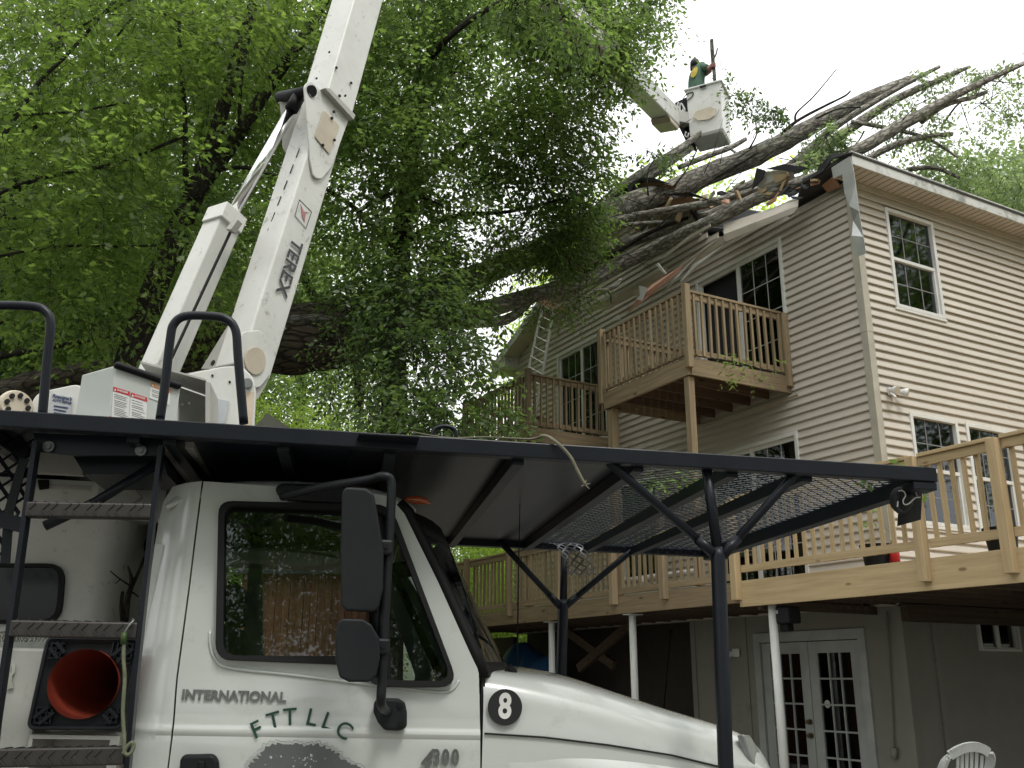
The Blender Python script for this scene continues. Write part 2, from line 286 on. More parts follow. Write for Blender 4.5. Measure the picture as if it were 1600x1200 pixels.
# openings s0,s1,z0,z1
OP={'L':[(1.36,3.34,5.80,7.96),(1.36,3.30,2.78,4.95),(6.0,7.77,5.80,7.96),(4.6,5.75,3.2,4.9)],
    'R':[(.61,1.62,6.47,7.99),(.60,1.56,3.48,4.98),(1.73,2.70,3.46,4.98),(3.0,4.9,2.8,4.98),(5.2,6.2,6.47,7.99)]}
LAP=.1185
def boards(face,length):
    z=2.46; k=0
    while z<10.2:
        z0,z1=z,z+LAP
        segs=[(.07,length)]
        if face=='L':
            if z1>8.25:
                bs=[b for b in np.arange(.07,LENB,.02) if top(b)>z0+LAP*.6]
                segs=[]; 
                if bs:
                    st=bs[0]; pv=bs[0]
                    for b in bs[1:]:
                        if b-pv>.05: segs.append((st,pv)); st=b
                        pv=b
                    segs.append((st,pv))
        elif z1>8.30: break
        for (s0,s1,o0,o1) in OP[face]:
            if o0<z0+LAP*.5<o1:
                ns=[]
                for a,b in segs:
                    if b<=s0 or a>=s1: ns.append((a,b)); continue
                    if a<s0: ns.append((a,s0))
                    if b>s1: ns.append((s1,b))
                segs=ns
        cut=[]
        for a,b in segs:
            j=.9+((k*1.37)%3.1) if face=='R' else .7+((k*1.93)%3.3)
            while j<b:
                if j-a>.5 and b-j>.5 and (k%3==0): cut.append((a,j,0)); a=j
                j+=3.66
            cut.append((a,b,0))
        for ci,(a,b,_) in enumerate(cut):
            if b-a<.05: continue
            rr=random.Random(k*31+ci); jz=rr.uniform(-.0025,.0025); jo=rr.uniform(0,.003)+(.002 if ci%2 else 0)
            # dutch-lap section: recessed top groove and proud lower face
            sec=[(0,z0+.020),(.030,z0),(.032,z0+.014),(.017,z0+LAP*.58),(.004,z0+LAP*.86),(.003,z0+LAP+.008),(0,z0+LAP+.008)]
            pts=[fpos(face,a,zz+jz,o+(jo if o>.012 else 0)) for o,zz in sec]; d=(0,b-a,0) if face=='L' else (b-a,0,0)
            MB().prism(pts,d).build('siding_board','siding',house)
        z+=LAP; k+=1
boards('L',LENB); boards('R',LENA)
# wall cores (behind the boards), built from rectangles around the openings
def core(face,length,z0,z1,mt,name,topf=None,t=.12):
    m=MB(); ops=[o for o in OP[face] if o[3]>z0 and o[2]<z1]
    xs=sorted(set([0.0,length]+[o[0] for o in ops]+[o[1] for o in ops]+([b for b in (1.0,2.6,3.1,3.5,4.0,4.85)] if topf else []))); 
    for a,b in zip(xs,xs[1:]):
        mid=(a+b)/2; hs=sorted([(o[2],o[3]) for o in ops if o[0]<mid<o[1]]); zc=z0
        for h0,h1 in hs+[(None,None)]:
            za=zc; zb=h0 if h0 is not None else None
            if zb is None:
                t0=topf(a)-.03 if topf else z1; t1=topf(b)-.03 if topf else z1
            else: t0=t1=zb
            if max(t0,t1)>za:
                P=[fpos(face,a,za,-.001),fpos(face,b,za,-.001),fpos(face,b,t1,-.001),fpos(face,a,t0,-.001)]
                m.prism(P,(t,0,0) if face=='L' else (0,t,0))
            zc=h1
    return m.build(name,mt,house)
core('L',LENB,2.45,8.3,'trim_beige','wall',top); core('R',LENA,2.45,8.3,'trim_beige','wall')
# basement walls, openings for doors and slider window
OP2=OP; OP={'L':[(.62,2.47,.05,2.13)],'R':[(1.42,2.24,1.94,2.33)]}
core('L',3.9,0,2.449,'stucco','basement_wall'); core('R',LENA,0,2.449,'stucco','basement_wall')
OP=OP2
MB().box((.3,3.9,0),(.42,9.6,2.60)).box((-.02,9.62,0),(.10,12.2,2.40)).build('basement_wall','void_shade',house)  # dark boards stand in for the shaded void under the deck
for b in (0.0,2.75,3.9): MB().box((-.022,b-.05,0),(-.002,b+.05,2.44)).build('trim_strip','stucco',house)
MB().box((-.002,-.022,0),(.09,-.002,2.44)).build('trim_strip','stucco',house)
MB().box((.55,-.03,0),(.64,-.002,2.44)).build('trim_strip','stucco',house)
# corner post
MB().box((-.04,-.04,2.46),(.075,-.002,6.0)).box((-.04,-.002,2.46),(-.002,.075,6.0)).build('corner_post','trim_beige',house,bevel=.004)
MB().box((-.042,-.042,6.001),(.077,-.004,8.3)).box((-.042,-.004,6.001),(-.004,.077,8.3)).build('corner_post','trim_beige',house,bevel=.004)
# near-black boards stand in for the unlit rooms behind openings
MB().box((.13,.13,2.47),(.16,9.5,8.2)).build('room_dark_board','dark_room',house)
def fbox(face,s0,s1,z0,z1,o0,o1):
    return (fpos(face,s0,z0,o0),fpos(face,s1,z1,o1))
def window(face,s0,s1,z0,z1,kind,cols=3,rows=2,name='window',drape=False,openleft=False):
    fr=MB(); t=.055 if z1-z0>.6 else .03; o1=.045; st_=.05 if z1-z0>.6 else .02
    for a in ((s0,s0+t,z0,z1),(s1-t,s1,z0,z1),(s0+t,s1-t,z1-t,z1),(s0+t,s1-t,z0,z0+t)): fr.box(*fbox(face,*a,-.08,o1))
    f=fr.build(name,'trim_white',house,bevel=.005)
    if kind=='hung':
        MB().box(*fbox(face,s0-.02,s1+.02,z0-.035,z0-.001,-.01,.045)).build('sill','trim_white',f,bevel=.004)
        zm=(z0+z1)/2; 
        MB().box(*fbox(face,s0+t,s1-t,zm-.025,zm+.025,-.04,.012)).build('meeting_rail','trim_white',f,bevel=.004)
        panes=[(s0+t,s1-t,zm+.02,z1-t,-.015),(s0+t,s1-t,z0+t,zm-.02,-.03)]
        for a in ((s0+t,s0+t+.03),(s1-t-.03,s1-t)): MB().box(*fbox(face,a[0],a[1],z0+t,zm-.026,-.04,.006)).build('sash_stile','trim_white',f)
    else:
        sm=(s0+s1)/2
        MB().box(*fbox(face,sm-.035,sm+.035,z0+t,z1-t,-.05,.01)).build('sash_stile','trim_white',f,bevel=.004)
        for sx in (s0+t,s1-t-st_): MB().box(*fbox(face,sx,sx+st_,z0+t,z1-t,-.05,.0)).build('sash_stile','trim_white',f,bevel=.004)
        hb=.08 if z1-z0>.6 else .02; MB().box(*fbox(face,s0+t+st_,s1-t-st_,z1-t-hb*.75,z1-t,-.049,-.001)).build('sash_rail','trim_white',f)
        MB().box(*fbox(face,s0+t+st_,s1-t-st_,z0+t,z0+t+hb,-.049,-.001)).build('sash_rail','trim_white',f)
        panes=[(s0+t+st_,sm-.035,z0+t+hb,z1-t-hb*.75,-.02)]
        panes.append((sm+.035,s1-t-st_,z0+t+hb,z1-t-hb*.75,-.035))
    for i,(a,b,c,d,o) in enumerate(panes):
        if openleft and i==1: continue
        MB().box(*fbox(face,a,b,c,d,o-.006,o)).build('pane','window_glass',f)
        r=rows if kind=='hung' else rows; m=MB()
        for q in range(1,cols): x=a+(b-a)*q/cols; m.box(*fbox(face,x-.007,x+.007,c,d,o+.001,o+.006))
        for q in range(1,r): y=c+(d-c)*q/r; m.box(*fbox(face,a,b,y-.007,y+.007,o+.0015,o+.0065))
        m.build('muntin','muntin_grey' if kind=='hung' else 'label_dim',f)
    if drape:
        m=MB(); n=26; a,b=drape; P=[]
        for k in range(n+1):
            s=a+(b-a)*k/n; P.append((s,-.09-.012*math.sin(k*2.1)))
        vs=[fpos(face,s,zz,o) for s,o in P for zz in (z0+.05,z1-.05)]
        m.add(vs,[(2*k,2*k+2,2*k+3,2*k+1) for k in range(n)]).build('curtain','curtain',f)
    return f
window('L',1.36,3.34,5.80,7.96,'slide',3,4,'sliding_door',drape=(1.45,2.1),openleft=True)
window('L',1.36,3.30,2.78,4.95,'slide',3,4,'sliding_door',openleft=False)
window('L',6.0,7.77,5.80,7.96,'slide',3,4,'sliding_door',drape=(6.1,6.5))
window('L',4.6,5.75,3.2,4.9,'hung',3,2)
window('R',.61,1.62,6.47,7.99,'hung',3,2,drape=False); window('R',.60,1.56,3.48,4.98,'hung',3,2); window('R',1.73,2.70,3.46,4.98,'hung',3,2)
window('R',3.0,4.9,2.8,4.98,'slide',3,4,'sliding_door'); window('R',5.2,6.2,6.47,7.99,'hung',3,2)
window('R',1.42,2.24,1.94,2.33,'slide',1,1,'basement_window')
MB().box((.13,.14,0.1),(6.5,.17,8.2)).build('room_dark_board','dark_room',house)
# french door
mat('door_paint',(.42,.43,.41),.5,ns=3)
fd=MB()
for a in ((.54,.66,0.02,2.21),(2.43,2.55,.02,2.21),(.66,2.43,2.08,2.21)): fd.box(*fbox('L',*a,-.06,.03))
fdo=fd.build('french_door','door_paint',house,bevel=.004)
for (a,b) in ((.67,1.54),(1.55,2.42)):
    m=MB(); 
    for q in ((a,a+.15,.04,2.07),(b-.15,b,.04,2.07),(a+.15,b-.15,1.92,2.07),(a+.15,b-.15,.04,.30)): m.box(*fbox('L',*q,-.05,-.005))
    m.build('door_leaf','door_paint',fdo,bevel=.004)
    MB().box(*fbox('L',a+.15,b-.15,.30,1.92,-.035,-.03)).build('pane','window_glass',fdo)
    m=MB()
    for q in (1,2): x=a+.15+(b-a-.3)*q/3; m.box(*fbox('L',x-.011,x+.011,.30,1.92,-.029,-.008))
    for q in range(1,5): y=.30+1.62*q/5; m.box(*fbox('L',a+.15,b-.15,y-.011,y+.011,-.0285,-.0085))
    m.build('muntin','door_paint',fdo)
mat('brass',(.25,.2,.12),.35,.9)
for z in (1.05,.88): 
    m=MB(); m.disc((.002,1.60-.0,z),(-1,0,0),.035,16,.02); m.tube([(-.02,1.6,z),(-.05,1.6,z),(-.075,1.6,z)],[.012,.03,.02],12); m.build('door_knob','brass',fdo,smooth=True)
mat('paper',(.6,.6,.57),.8); mat('ink',(.03,.03,.035),.7); mat('blue_print',(.02,.1,.3),.6)
p=MB().box(*fbox('L',2.07,2.24,1.62,1.86,-.055,-.052)).build('notice','paper',fdo)
for r_,(wd,hh) in enumerate(((.13,.03),(.10,.018),(.12,.035),(.11,.035))):
    MB().box(*fbox('L',2.155-wd/2,2.155+wd/2,1.82-.055*r_-hh,1.82-.055*r_,-.052,-.0505)).build('notice_line','ink',fdo)
MB().box(*fbox('L',1.70,1.86,1.60,1.90,-.058,-.053)).build('notice','paper',fdo)
MB().box(*fbox('L',1.75,1.95,1.08,1.25,-.058,-.053)).build('notice','blue_print',fdo)
MB().disc((.027,1.30,1.28),(-1,0,0),.05,20,.002).build('round_sticker','paper',fdo)
m=MB(); rs=random.Random(3)
# clutter seen through the lower panes
for k in range(9):
    c=Vector((.11,.85+rs.random()*1.4,.4+rs.random()*.55)); m.disc(c,(-1,0,0),.03+.04*rs.random(),8,.01)
m.build('shelf_items','paper',fdo)
MB().box((.3,.1,.02),(.33,3.8,2.44)).build('room_dark_board','dark_room',house)
# roof: crushed front, intact further back
rf=MB(); AX=[-.38,.0,1.2,2.4,4.0,LENA+.3]
def prof(a):
    k=min(1,max(0,(a+.4)/4.4)); k=k*k*(3-2*k)
    base=[(-.40,8.36),(.5,8.36),(1.0,8.36),(2.6,8.56),(3.1,8.80),(3.5,9.50),(4.0,9.90),(4.85,10.36),(9.62,8.40),(10.02,8.23)]
    full=[(b,8.36+.415*min(b+.4,4.85+.4-(b-4.85) if b>4.85 else b+.4)) for b,_ in base]
    full=[(b,8.36+.415*((b+.4) if b<=4.85 else (10.1-b)))for b,_ in base]
    return [(b,z*(1-k)+z2*k) for (b,z),(_,z2) in zip(base,full)]
RP=[prof(a) for a in AX]; nb=len(RP[0]); vs=[]
for a,pr in zip(AX,RP):
    for b,z in pr: vs.append((max(a,.0) if .6<b<3.9 else a,b,z-.0))
o=len(vs)
for a,pr in zip(AX,RP):
    for b,z in pr: vs.append((max(a,.0) if .6<b<3.9 else a,b,z+.05))
fs=[]
for i in range(len(AX)-1):
    for j in range(nb-1):
        q=i*nb+j; fs.append((q,q+1,q+nb+1,q+nb)); fs.append((o+q,o+q+nb,o+q+nb+1,o+q+1))
for j in range(nb-1): fs.append((j,o+j,o+j+1,j+1)); e=(len(AX)-1)*nb+j; fs.append((e,e+1,o+e+1,o+e))
for i in range(len(AX)-1):
    for e in (i*nb,i*nb+nb-1): fs.append((e,e+nb,o+e+nb,o+e))
rf.add(vs,fs); rf.build('roof','shingle',house)
# eave on the right wall: soffit, fascia, drip edge
zs=8.24
MB().box((-.34,-.36,zs),(LENA,.0,zs+.015)).build('soffit','soffit',house)
m=MB()
for k in range(110):
    a=-.3+k*.12; m.box((a,-.355,zs-.004),(a+.006,-.025,zs-.001))
m.build('soffit_groove','dark_room',house,kind='stuff')
MB().box((-.34,-.05,zs-.05),(LENA,-.022,zs-.001)).build('frieze_strip','trim_beige',house)
x=-.38
for ln in (3.4,1.55,3.2,3.0,2.2): MB().box((x,-.385,zs-.02),(x+ln-.004,-.362,zs+.145)).build('fascia_board','fascia',house,bevel=.003); x+=ln
MB().box((-.40,-.405,zs+.147),(LENA,-.36,zs+.165)).build('drip_edge','fascia',house)
# left rake: fascia and soffit
def slope(b): return 8.25+.41*(9.98-b)
P0_=(-.38,9.98,slope(9.98)-.02); P1_=(-.38,5.3,slope(5.3)-.02)
MB().beam(P0_,P1_,.025,.17).build('rake_board','fascia',house,bevel=.003)
MB().add([(-.37,9.98,slope(9.98)-.10),(-.37,5.3,slope(5.3)-.10),(-.0,5.3,slope(5.3)-.10),(0,9.98,slope(9.98)-.10)],[(0,1,2,3)]).build('rake_soffit','soffit',house)
MB().box((-.37,9.63,8.13),(3,9.98,8.15)).build('soffit','soffit',house)
MB().box((-.385,9.965,8.12),(3,9.99,8.30)).build('fascia_board','fascia',house)
MB().prism([(-.372,9.985,8.14),(-.372,9.40,8.14),(-.372,9.40,8.42),(-.372,9.985,8.24)],(.35,0,0)).build('eave_return','fascia',house)
# hanging bent flashing at the front corner
def hp(x,y,a): return HS.px(x,y,0,a)
fl=[hp(1299,262,-.42),hp(1328,244,-.42),hp(1333,262,-.42),hp(1337,287,-.42),hp(1342,330,-.42),hp(1349,370,-.42),hp(1353,396,-.40),hp(1337,402,-.40),hp(1331,368,-.45),hp(1333,345,-.38),hp(1327,322,-.44),hp(1319,300,-.42),hp(1316,272,-.42),hp(1302,279,-.42)]
mat('aluminium',(.55,.56,.55),.4,.5,col2=(.42,.43,.42),ns=3)
vs=[tuple(v) for v in fl]; L_=[0,1,2,3,4,5,6]; 
m=MB(); m.add(vs,[(0,1,12,13),(1,2,3,11),(1,11,12),(3,4,10,11),(4,5,9,10),(5,6,7,8),(5,8,9)])
o_=m.build('bent_flashing','aluminium',house); q=o_.modifiers.new('t','SOLIDIFY'); q.thickness=.006
# torn sheathing, felt and siding scraps along the crushed rake
def scrap(name,mt,pts,th=.02):
    P=[hp(x,y,a) for x,y,a in pts]; c=sum(P,Vector())/len(P); m=MB(); m.prism(P,Vector((th,0,0))); return m.build(name,mt,house)
scrap('torn_sheathing','sheathing',[(1297,258,-.3),(1326,246,-.3),(1326,252,-.2),(1301,266,-.1)],.03)
scrap('torn_sheathing','sheathing',[(1284,290,-.2),(1302,275,-.25),(1311,290,-.2),(1292,300,-.1)],.04)
scrap('roof_felt','felt',[(1278,262,-.35),(1297,241,-.4),(1331,238,-.45),(1329,244,-.4),(1300,248,-.42),(1288,264,-.4),(1283,274,-.35),(1274,276,-.3)],.02)
rs=random.Random(21)
for k in range(34):
    # splintered sheathing, rafter stubs and shingle flaps along the crushed rake
    t=rs.random(); x=1290-t*330+rs.uniform(-8,8); y=283+t*95+rs.uniform(-12,10)-(22 if .35<t<.8 else 0); L_=rs.uniform(10,30); an=rs.uniform(-1.2,.3); w_=rs.uniform(2,6); dx,dy=math.cos(an)*L_,math.sin(an)*L_; a_=rs.uniform(-.42,-.12)
    kind=rs.choice((('torn_board','torn_wood'),('torn_sheathing','sheathing'),('shingle_flap','shingle'),('torn_flashing','trim_beige'),('shingle_flap','felt'),('torn_board','plywood')))
    scrap(kind[0],kind[1],[(x,y,a_),(x+dx*.5,y+dy*.5-rs.uniform(0,3),a_+.02),(x+dx,y+dy,a_+rs.uniform(-.1,.1)),(x+dx*.8-dy/L_*w_,y+dy*.8+dx/L_*w_,a_),(x-dy/L_*w_,y+dx/L_*w_,a_)],.012)
for x0,y0,x1,y1,s in ((1035,330,1012,300,.09),(1068,318,1058,346,.09),(1112,325,1098,306,.07),(1160,320,1150,298,.07),(1225,292,1232,272,.07)): MB().beam(hp(x0,y0,-.1),hp(x1,y1,-.25),.04,s).build('rafter_stub','plywood',house)
for q in ([(1010,412),(1040,400),(1075,372),(1110,352)],[(940,470),(985,448),(1030,420)],[(1045,440),(1080,408),(1128,372)],[(870,478),(900,470),(935,458)]):
    m=MB()
    for (x0,y0),(x1,y1) in zip(q,q[1:]): m.beam(hp(x0,y0,-.55),hp(x1,y1,-.55),.012,.055)
    m.build('hanging_trim','trim_beige',house)
scrap('roof_felt','felt',[(1175,295,-.3),(1182,262,-.3),(1195,266,-.3),(1192,278,-.3)],.02)
scrap('roof_felt','felt',[(1196,264,-.3),(1225,256,-.3),(1262,262,-.3),(1245,270,-.3),(1222,266,-.3)],.02)
scrap('roof_panel','trim_white',[(1193,268,-.25),(1236,266,-.25),(1240,277,-.1),(1215,290,-.1),(1184,292,-.2)],.03)
scrap('roof_panel','plywood',[(1206,272,-.28),(1232,272,-.28),(1226,280,-.27),(1212,286,-.27)],.02)
scrap('torn_sheathing','sheathing',[(985,290,-.3),(1000,280,-.35),(1020,281,-.35),(1040,287,-.3),(1024,297,-.3),(1000,297,-.3),(988,306,-.2)],.25)
scrap('roof_felt','felt',[(976,310,-.38),(984,286,-.4),(1002,277,-.42),(1022,278,-.42),(1043,286,-.4),(1022,283,-.41),(1002,282,-.4),(990,290,-.4),(985,306,-.36)],.1)
scrap('torn_sheathing','sheathing',[(1020,330,-.2),(1060,308,-.25),(1090,310,-.25),(1088,318,-.2),(1060,325,-.2)],.3)
scrap('torn_sheathing','sheathing',[(1055,325,-.2),(1075,306,-.3),(1096,316,-.3),(1080,330,-.2)],.05)
scrap('roof_felt','felt',[(1040,303,-.3),(1078,300,-.35),(1108,312,-.3),(1080,306,-.3)],.1)
scrap('rafter_end','plywood',[(1012,352,-.1),(1020,350,-.1),(1024,364,-.1),(1014,366,-.1)],.1)
# peeled siding and soffit strips below the limbs
strips=[('peeled_siding','siding',[(1131,366,-.45),(1246,322,-.40),(1247,312,-.30),(1130,350,-.30)]),
 ('peeled_siding','siding',[(1133,378,-.45),(1240,333,-.40),(1247,322,-.40),(1131,366,-.47)]),
 ('hanging_soffit','soffit',[(985,455,-.6),(1050,425,-.6),(1112,378,-.6),(1131,368,-.6),(1130,380,-.55),(1062,428,-.5),(1000,468,-.5)]),
 ('hanging_soffit','soffit',[(905,487,-.35),(985,450,-.4),(1042,418,-.4),(1040,428,-.3),(990,462,-.3),(952,482,-.2)]),
 ('torn_board','torn_wood',[(980,489,-1.0),(996,467,-1.0),(1018,445,-.9),(1065,415,-.8),(1062,424,-.8),(1020,458,-.9),(1000,474,-1.0)]),
 ('torn_board','torn_wood',[(832,470,-.5),(846,467,-.5),(870,474,-.5),(900,490,-.5),(880,489,-.5),(850,478,-.5)]),
 ('torn_flashing','trim_white',[(998,446,-1.0),(1011,450,-1.0),(1003,470,-1.0),(993,467,-1.0),(1000,462,-1.0)]),
 ('torn_flashing','trim_white',[(1028,411,-.8),(1041,427,-.8),(1038,428,-.8),(1024,413,-.8)]),
 ('torn_flashing','trim_white',[(1062,440,-.7),(1084,412,-.7),(1130,384,-.6),(1141,375,-.6),(1090,414,-.7),(1066,438,-.7)]),
 ('torn_flashing','trim_white',[(1030,465,-.7),(1055,432,-.7),(1086,402,-.6),(1084,406,-.6),(1056,436,-.7)]),
 ('peeled_siding','siding',[(925,482,-.3),(962,466,-.3),(995,455,-.3),(972,470,-.25),(950,484,-.25)]),
 ('torn_flashing','trim_white',[(956,498,-.4),(966,491,-.4),(969,500,-.4)]),
 ('torn_flashing','fascia',[(1223,335,-.3),(1236,324,-.3),(1245,322,-.3),(1246,330,-.3),(1234,340,-.3)])]
for n_,m_,p_ in strips: scrap(n_,m_,p_,.012)
MB().beam(hp(1130,362,-.2),hp(1245,310,-.2),.02,.03).build('torn_flashing','trim_white',house)
# floor edge trim below the front balcony
MB().beam((-.04,1.28,5.47),(-.04,3.5,5.47),.03,.03).build('trim_strip','trim_beige',house)
# ================================================================ BALCONIES AND DECK
def bal_rail(root,p,q,z0,z1,mz,mh,step=.125,base=.04,cap=.09):
    # p,q: (a,b) ends; balusters between bottom and top rails
    p=Vector((p[0],p[1],0)); q=Vector((q[0],q[1],0)); L=(q-p).length; d=(q-p)/L; n=int(L/step)
    MB().beam(p+ZZ*(z1-.02),q+ZZ*(z1-.02),cap,.035).build('top_rail',mh,root,bevel=.004)
    MB().beam(p+ZZ*(z1-.085),q+ZZ*(z1-.085),.035,.088).build('rail_board',mh,root,bevel=.003)
    MB().beam(p+ZZ*(z0+.08),q+ZZ*(z0+.08),.035,.085).build('bottom_rail',mh,root,bevel=.003)
    b=MB().box((-.018,-.018,0),(.018,.018,z1-.05-z0-.04)); me=None
    for k in range(n):
        c=p+d*(L*(k+.5)/n); rr=(random.random()-.5)*.03
        if me is None: o=b.build('baluster',mz,root,bevel=.002); me=o.data
        else: o=mk('baluster',me,mz,root,bevel=.002)
        nn=Vector((-d.y,d.x,0))*base
        o.location=c+nn+ZZ*(z0+.04); o.rotation_euler=(rr*.6,rr*.5,rr*2)
def post(root,a,b,z0,z1,mz,s=.09,name='post'): return MB().box((a-s/2,b-s/2,z0),(a+s/2,b+s/2,z1)).build(name,mz,root,bevel=.004)
def balcony(label,b0,b1,a1,zf,zt,mx,my,mz):
    root=thing('wooden_balcony',label,'balcony',HS,group='weathered wooden balconies on the gable wall')
    for a in np.arange(.02+a1,-.05,.142): MB().box((a,b0+.03,zf-.026),(a+.136,b1-.03,zf)).build('floor_board',my,root)
    for b in np.arange(b0+.45,b1-.2,.4): MB().box((a1+.05,b-.02,zf-.22),(-.03,b+.02,zf-.03)).build('joist','joist_wood',root)
    MB().box((a1-.02,b0,zf-.25),(a1+.02,b1,zf+.0)).build('rim_board',my,root,bevel=.003)
    for b in (b0,b1): MB().box((a1+.022,b-.02,zf-.25),(-.03,b+.02,zf)).build('rim_board',mx,root,bevel=.003)
    for a,b in ((a1,b0),(a1,b1),(-.08,b0),(-.08,b1)):
        post(root,a+(.0 if a<-.5 else 0)-.02*(a<-.5),b+(.03 if b==b1 else -.03),zf-.16,zt+.07 if a<-.5 else zt-.02,mz)
    bal_rail(root,(a1,b0+.05),(a1,b1-.05),zf,zt,mz,my); bal_rail(root,(a1+.05,b0),(-.13,b0),zf,zt,mz,mx,base=-.03); bal_rail(root,(a1+.05,b1),(-.13,b1),zf,zt,mz,mx)
    return root
B1=balcony('upper wooden balcony nearest the house corner, in front of the open sliding door',1.42,3.44,-1.87,5.76,6.74,'old_wood_x','old_wood_y','old_wood_z')
post(B1,-1.82,1.50,2.72,5.5,'mid_wood_z',.10,'support_post'); post(B1,-1.78,3.36,2.72,5.5,'old_wood_z',.12,'support_post')
B2=balcony('farther upper wooden balcony left of the corner one, beside the leaning ladder',5.78,8.2,-1.87,5.76,6.74,'old_wood_x','old_wood_y','old_wood_z')
post(B2,-1.8,5.86,2.72,5.5,'old_wood_z',.12,'support_post')
# large deck along the gable wall and round the right side
deck=thing('raised_wooden_deck','long raised wooden deck with railing along the walk-out basement','deck',HS)
AD=-1.95; ZF=2.70; ZR=3.72; BC=.62
def dp(x,y): return HS.px(x,y,0,AD)
for a in np.arange(AD+.02,-.16,.145): MB().box((a,-7.0,ZF-.03),(a+.138,9.4,ZF)).build('floor_board','mid_wood_y',deck)
for b in np.arange(-6.8,-.2,.145): MB().box((-.13,b,ZF-.03),(9.0,b+.138,ZF)).build('floor_board','new_wood_x',deck)
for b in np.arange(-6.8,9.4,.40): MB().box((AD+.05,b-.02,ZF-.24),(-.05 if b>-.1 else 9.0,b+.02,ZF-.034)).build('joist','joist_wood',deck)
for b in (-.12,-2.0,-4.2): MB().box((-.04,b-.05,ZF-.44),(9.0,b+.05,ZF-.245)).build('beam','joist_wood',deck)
MB().box((AD-.02,BC,ZF-.25),(AD+.02,5.0,ZF-.012)).build('rim_board','mid_wood_y',deck,bevel=.003)
MB().box((AD-.02,5.003,ZF-.25),(AD+.02,9.4,ZF-.012)).build('rim_board','old_wood_y',deck,bevel=.003)
MB().box((AD-.025,-3.4,ZF-.30),(AD+.02,BC-.003,ZF+.0)).build('rim_board','new_wood_y',deck,bevel=.003)
MB().box((AD-.025,-7,ZF-.30),(AD+.02,-3.403,ZF+.0)).build('rim_board','new_wood_y',deck,bevel=.003)
def dpost(b,new): 
    o=post(deck,AD-.06,b,ZF-.22 if new else ZF-.12,ZR-.03,'new_wood_z' if new else 'mid_wood_z',.095,'rail_post')
PB=[-4.6,-2.9,dp(1440,800).y,BC,2.0,3.15,4.6,6.2,7.8,9.3]
for b in PB: dpost(b,b<1)
for b0,b1 in zip(PB,PB[1:]):
    nw=b1<1; bal_rail(deck,(AD,b0+.05),(AD,b1-.05),ZF+.06 if nw else ZF-.02,ZR-.0 if nw else ZR-.06,'new_wood_z' if nw else 'mid_wood_z','new_wood_y' if nw else 'mid_wood_y',.13,-.03 if nw else -.03)
for (x,y) in ((862,975),(988,960),(1206,941)):
    b=HS.px(x,y,0,AD+.10).y
    m=MB().tube([(AD+.10,b,0),(AD+.10,b,ZF-.27)],.05,14); m.build('steel_post','trim_white',deck,smooth=True)
    MB().box((AD-.0,b-.09,ZF-.268),(AD+.22,b+.09,ZF-.255)).build('post_plate','trim_white',deck)
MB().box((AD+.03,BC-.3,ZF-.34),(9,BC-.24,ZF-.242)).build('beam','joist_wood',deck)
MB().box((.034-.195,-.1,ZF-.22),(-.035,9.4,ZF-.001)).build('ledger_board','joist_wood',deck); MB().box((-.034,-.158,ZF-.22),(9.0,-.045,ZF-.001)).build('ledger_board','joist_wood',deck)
# lattice skirt under the far end
m=MB()
for k in range(17):
    b=7.4+k*.11; m.beam((AD+.04,b,1.4),(AD+.04,b+1.0,2.43),.035,.008,(1,0,0)); m.beam((AD+.055,b+1.0,1.4),(AD+.055,b,2.43),.035,.008,(1,0,0))
m.build('lattice','mid_wood_z',deck,kind='stuff')
for k,(x0,y0,x1,y1) in enumerate(((905,1045,985,975),(885,985,960,1040),(700,1000,800,975))):
    MB().beam(HS.px(x0,y0,0,-.5),HS.px(x1,y1,0,-.3),.09,.14).build('cross_brace','joist_wood',deck)
# ================================================================ BUCKET TRUCK
mat('truck_white',(.50,.525,.50),.22,col2=(.45,.47,.45),ns=1.5,coat=.6,dirt=(.27,.26,.22,.57,.32),dirts=6)
mat('boom_white',(.66,.66,.63),.38,col2=(.56,.56,.53),ns=4,dirt=(.13,.12,.10,.575,.7),dirts=13,bump=.05)
mat('boom_grey',(.44,.43,.40),.5,col2=(.36,.35,.32),ns=6,dirt=(.12,.11,.10,.56,.6),dirts=12)
mat('boom_tan',(.56,.49,.38),.5,ns=4)
mat('black_paint',(.006,.008,.012),.36,col2=(.010,.012,.017),ns=6,coat=.04,spec=.2,bump=.06,bs=120,dirt=(.035,.033,.03,.64,.4),dirts=14)
mat('plate_paint',(.008,.011,.017),.30,col2=(.014,.018,.026),ns=2,spec=.3,dirt=(.05,.05,.05,.60,.3),dirts=6)
mat('worn_steel',(.06,.055,.05),.4,.6,col2=(.05,.045,.045),ns=20,dirt=(.22,.16,.10,.62,.5),dirts=20)
mat('galv',(.22,.23,.23),.45,.8,ns=9); mat('chrome',(.8,.8,.8),.12,1,ns=1,col2=(.75,.75,.75))
mat('badge',(.35,.36,.36),.25,.9,col2=(.2,.2,.2)); mat('rubber',(.006,.006,.007),.6,spec=.25)
mat('cabinet_grey',(.40,.40,.37),.55,col2=(.32,.32,.3),ns=3,dirt=(.2,.19,.16,.55,.5),dirts=4)
mat('cone_orange',(.33,.05,.025),.5,col2=(.2,.032,.018),ns=3); mat('cone_base',(.010,.012,.016),.55,bump=.1,spec=.3)
mat('label_white',(.72,.72,.70),.5,ns=2); mat('label_red',(.55,.03,.04),.5); mat('label_orange',(.62,.26,.08),.5,ns=2); mat('label_grey',(.5,.52,.54),.5)
mat('navy',(.03,.04,.12),.5); mat('sticker_black',(.012,.012,.014),.4); mat('letter_green',(.010,.055,.035),.45)
mat('logo_grey',(.10,.11,.11),.5,col2=(.085,.09,.09)); mat('amber',(.45,.10,.03),.2,coat=.5); mat('seat',(.09,.09,.085),.8); mat('interior',(.03,.03,.032),.7)
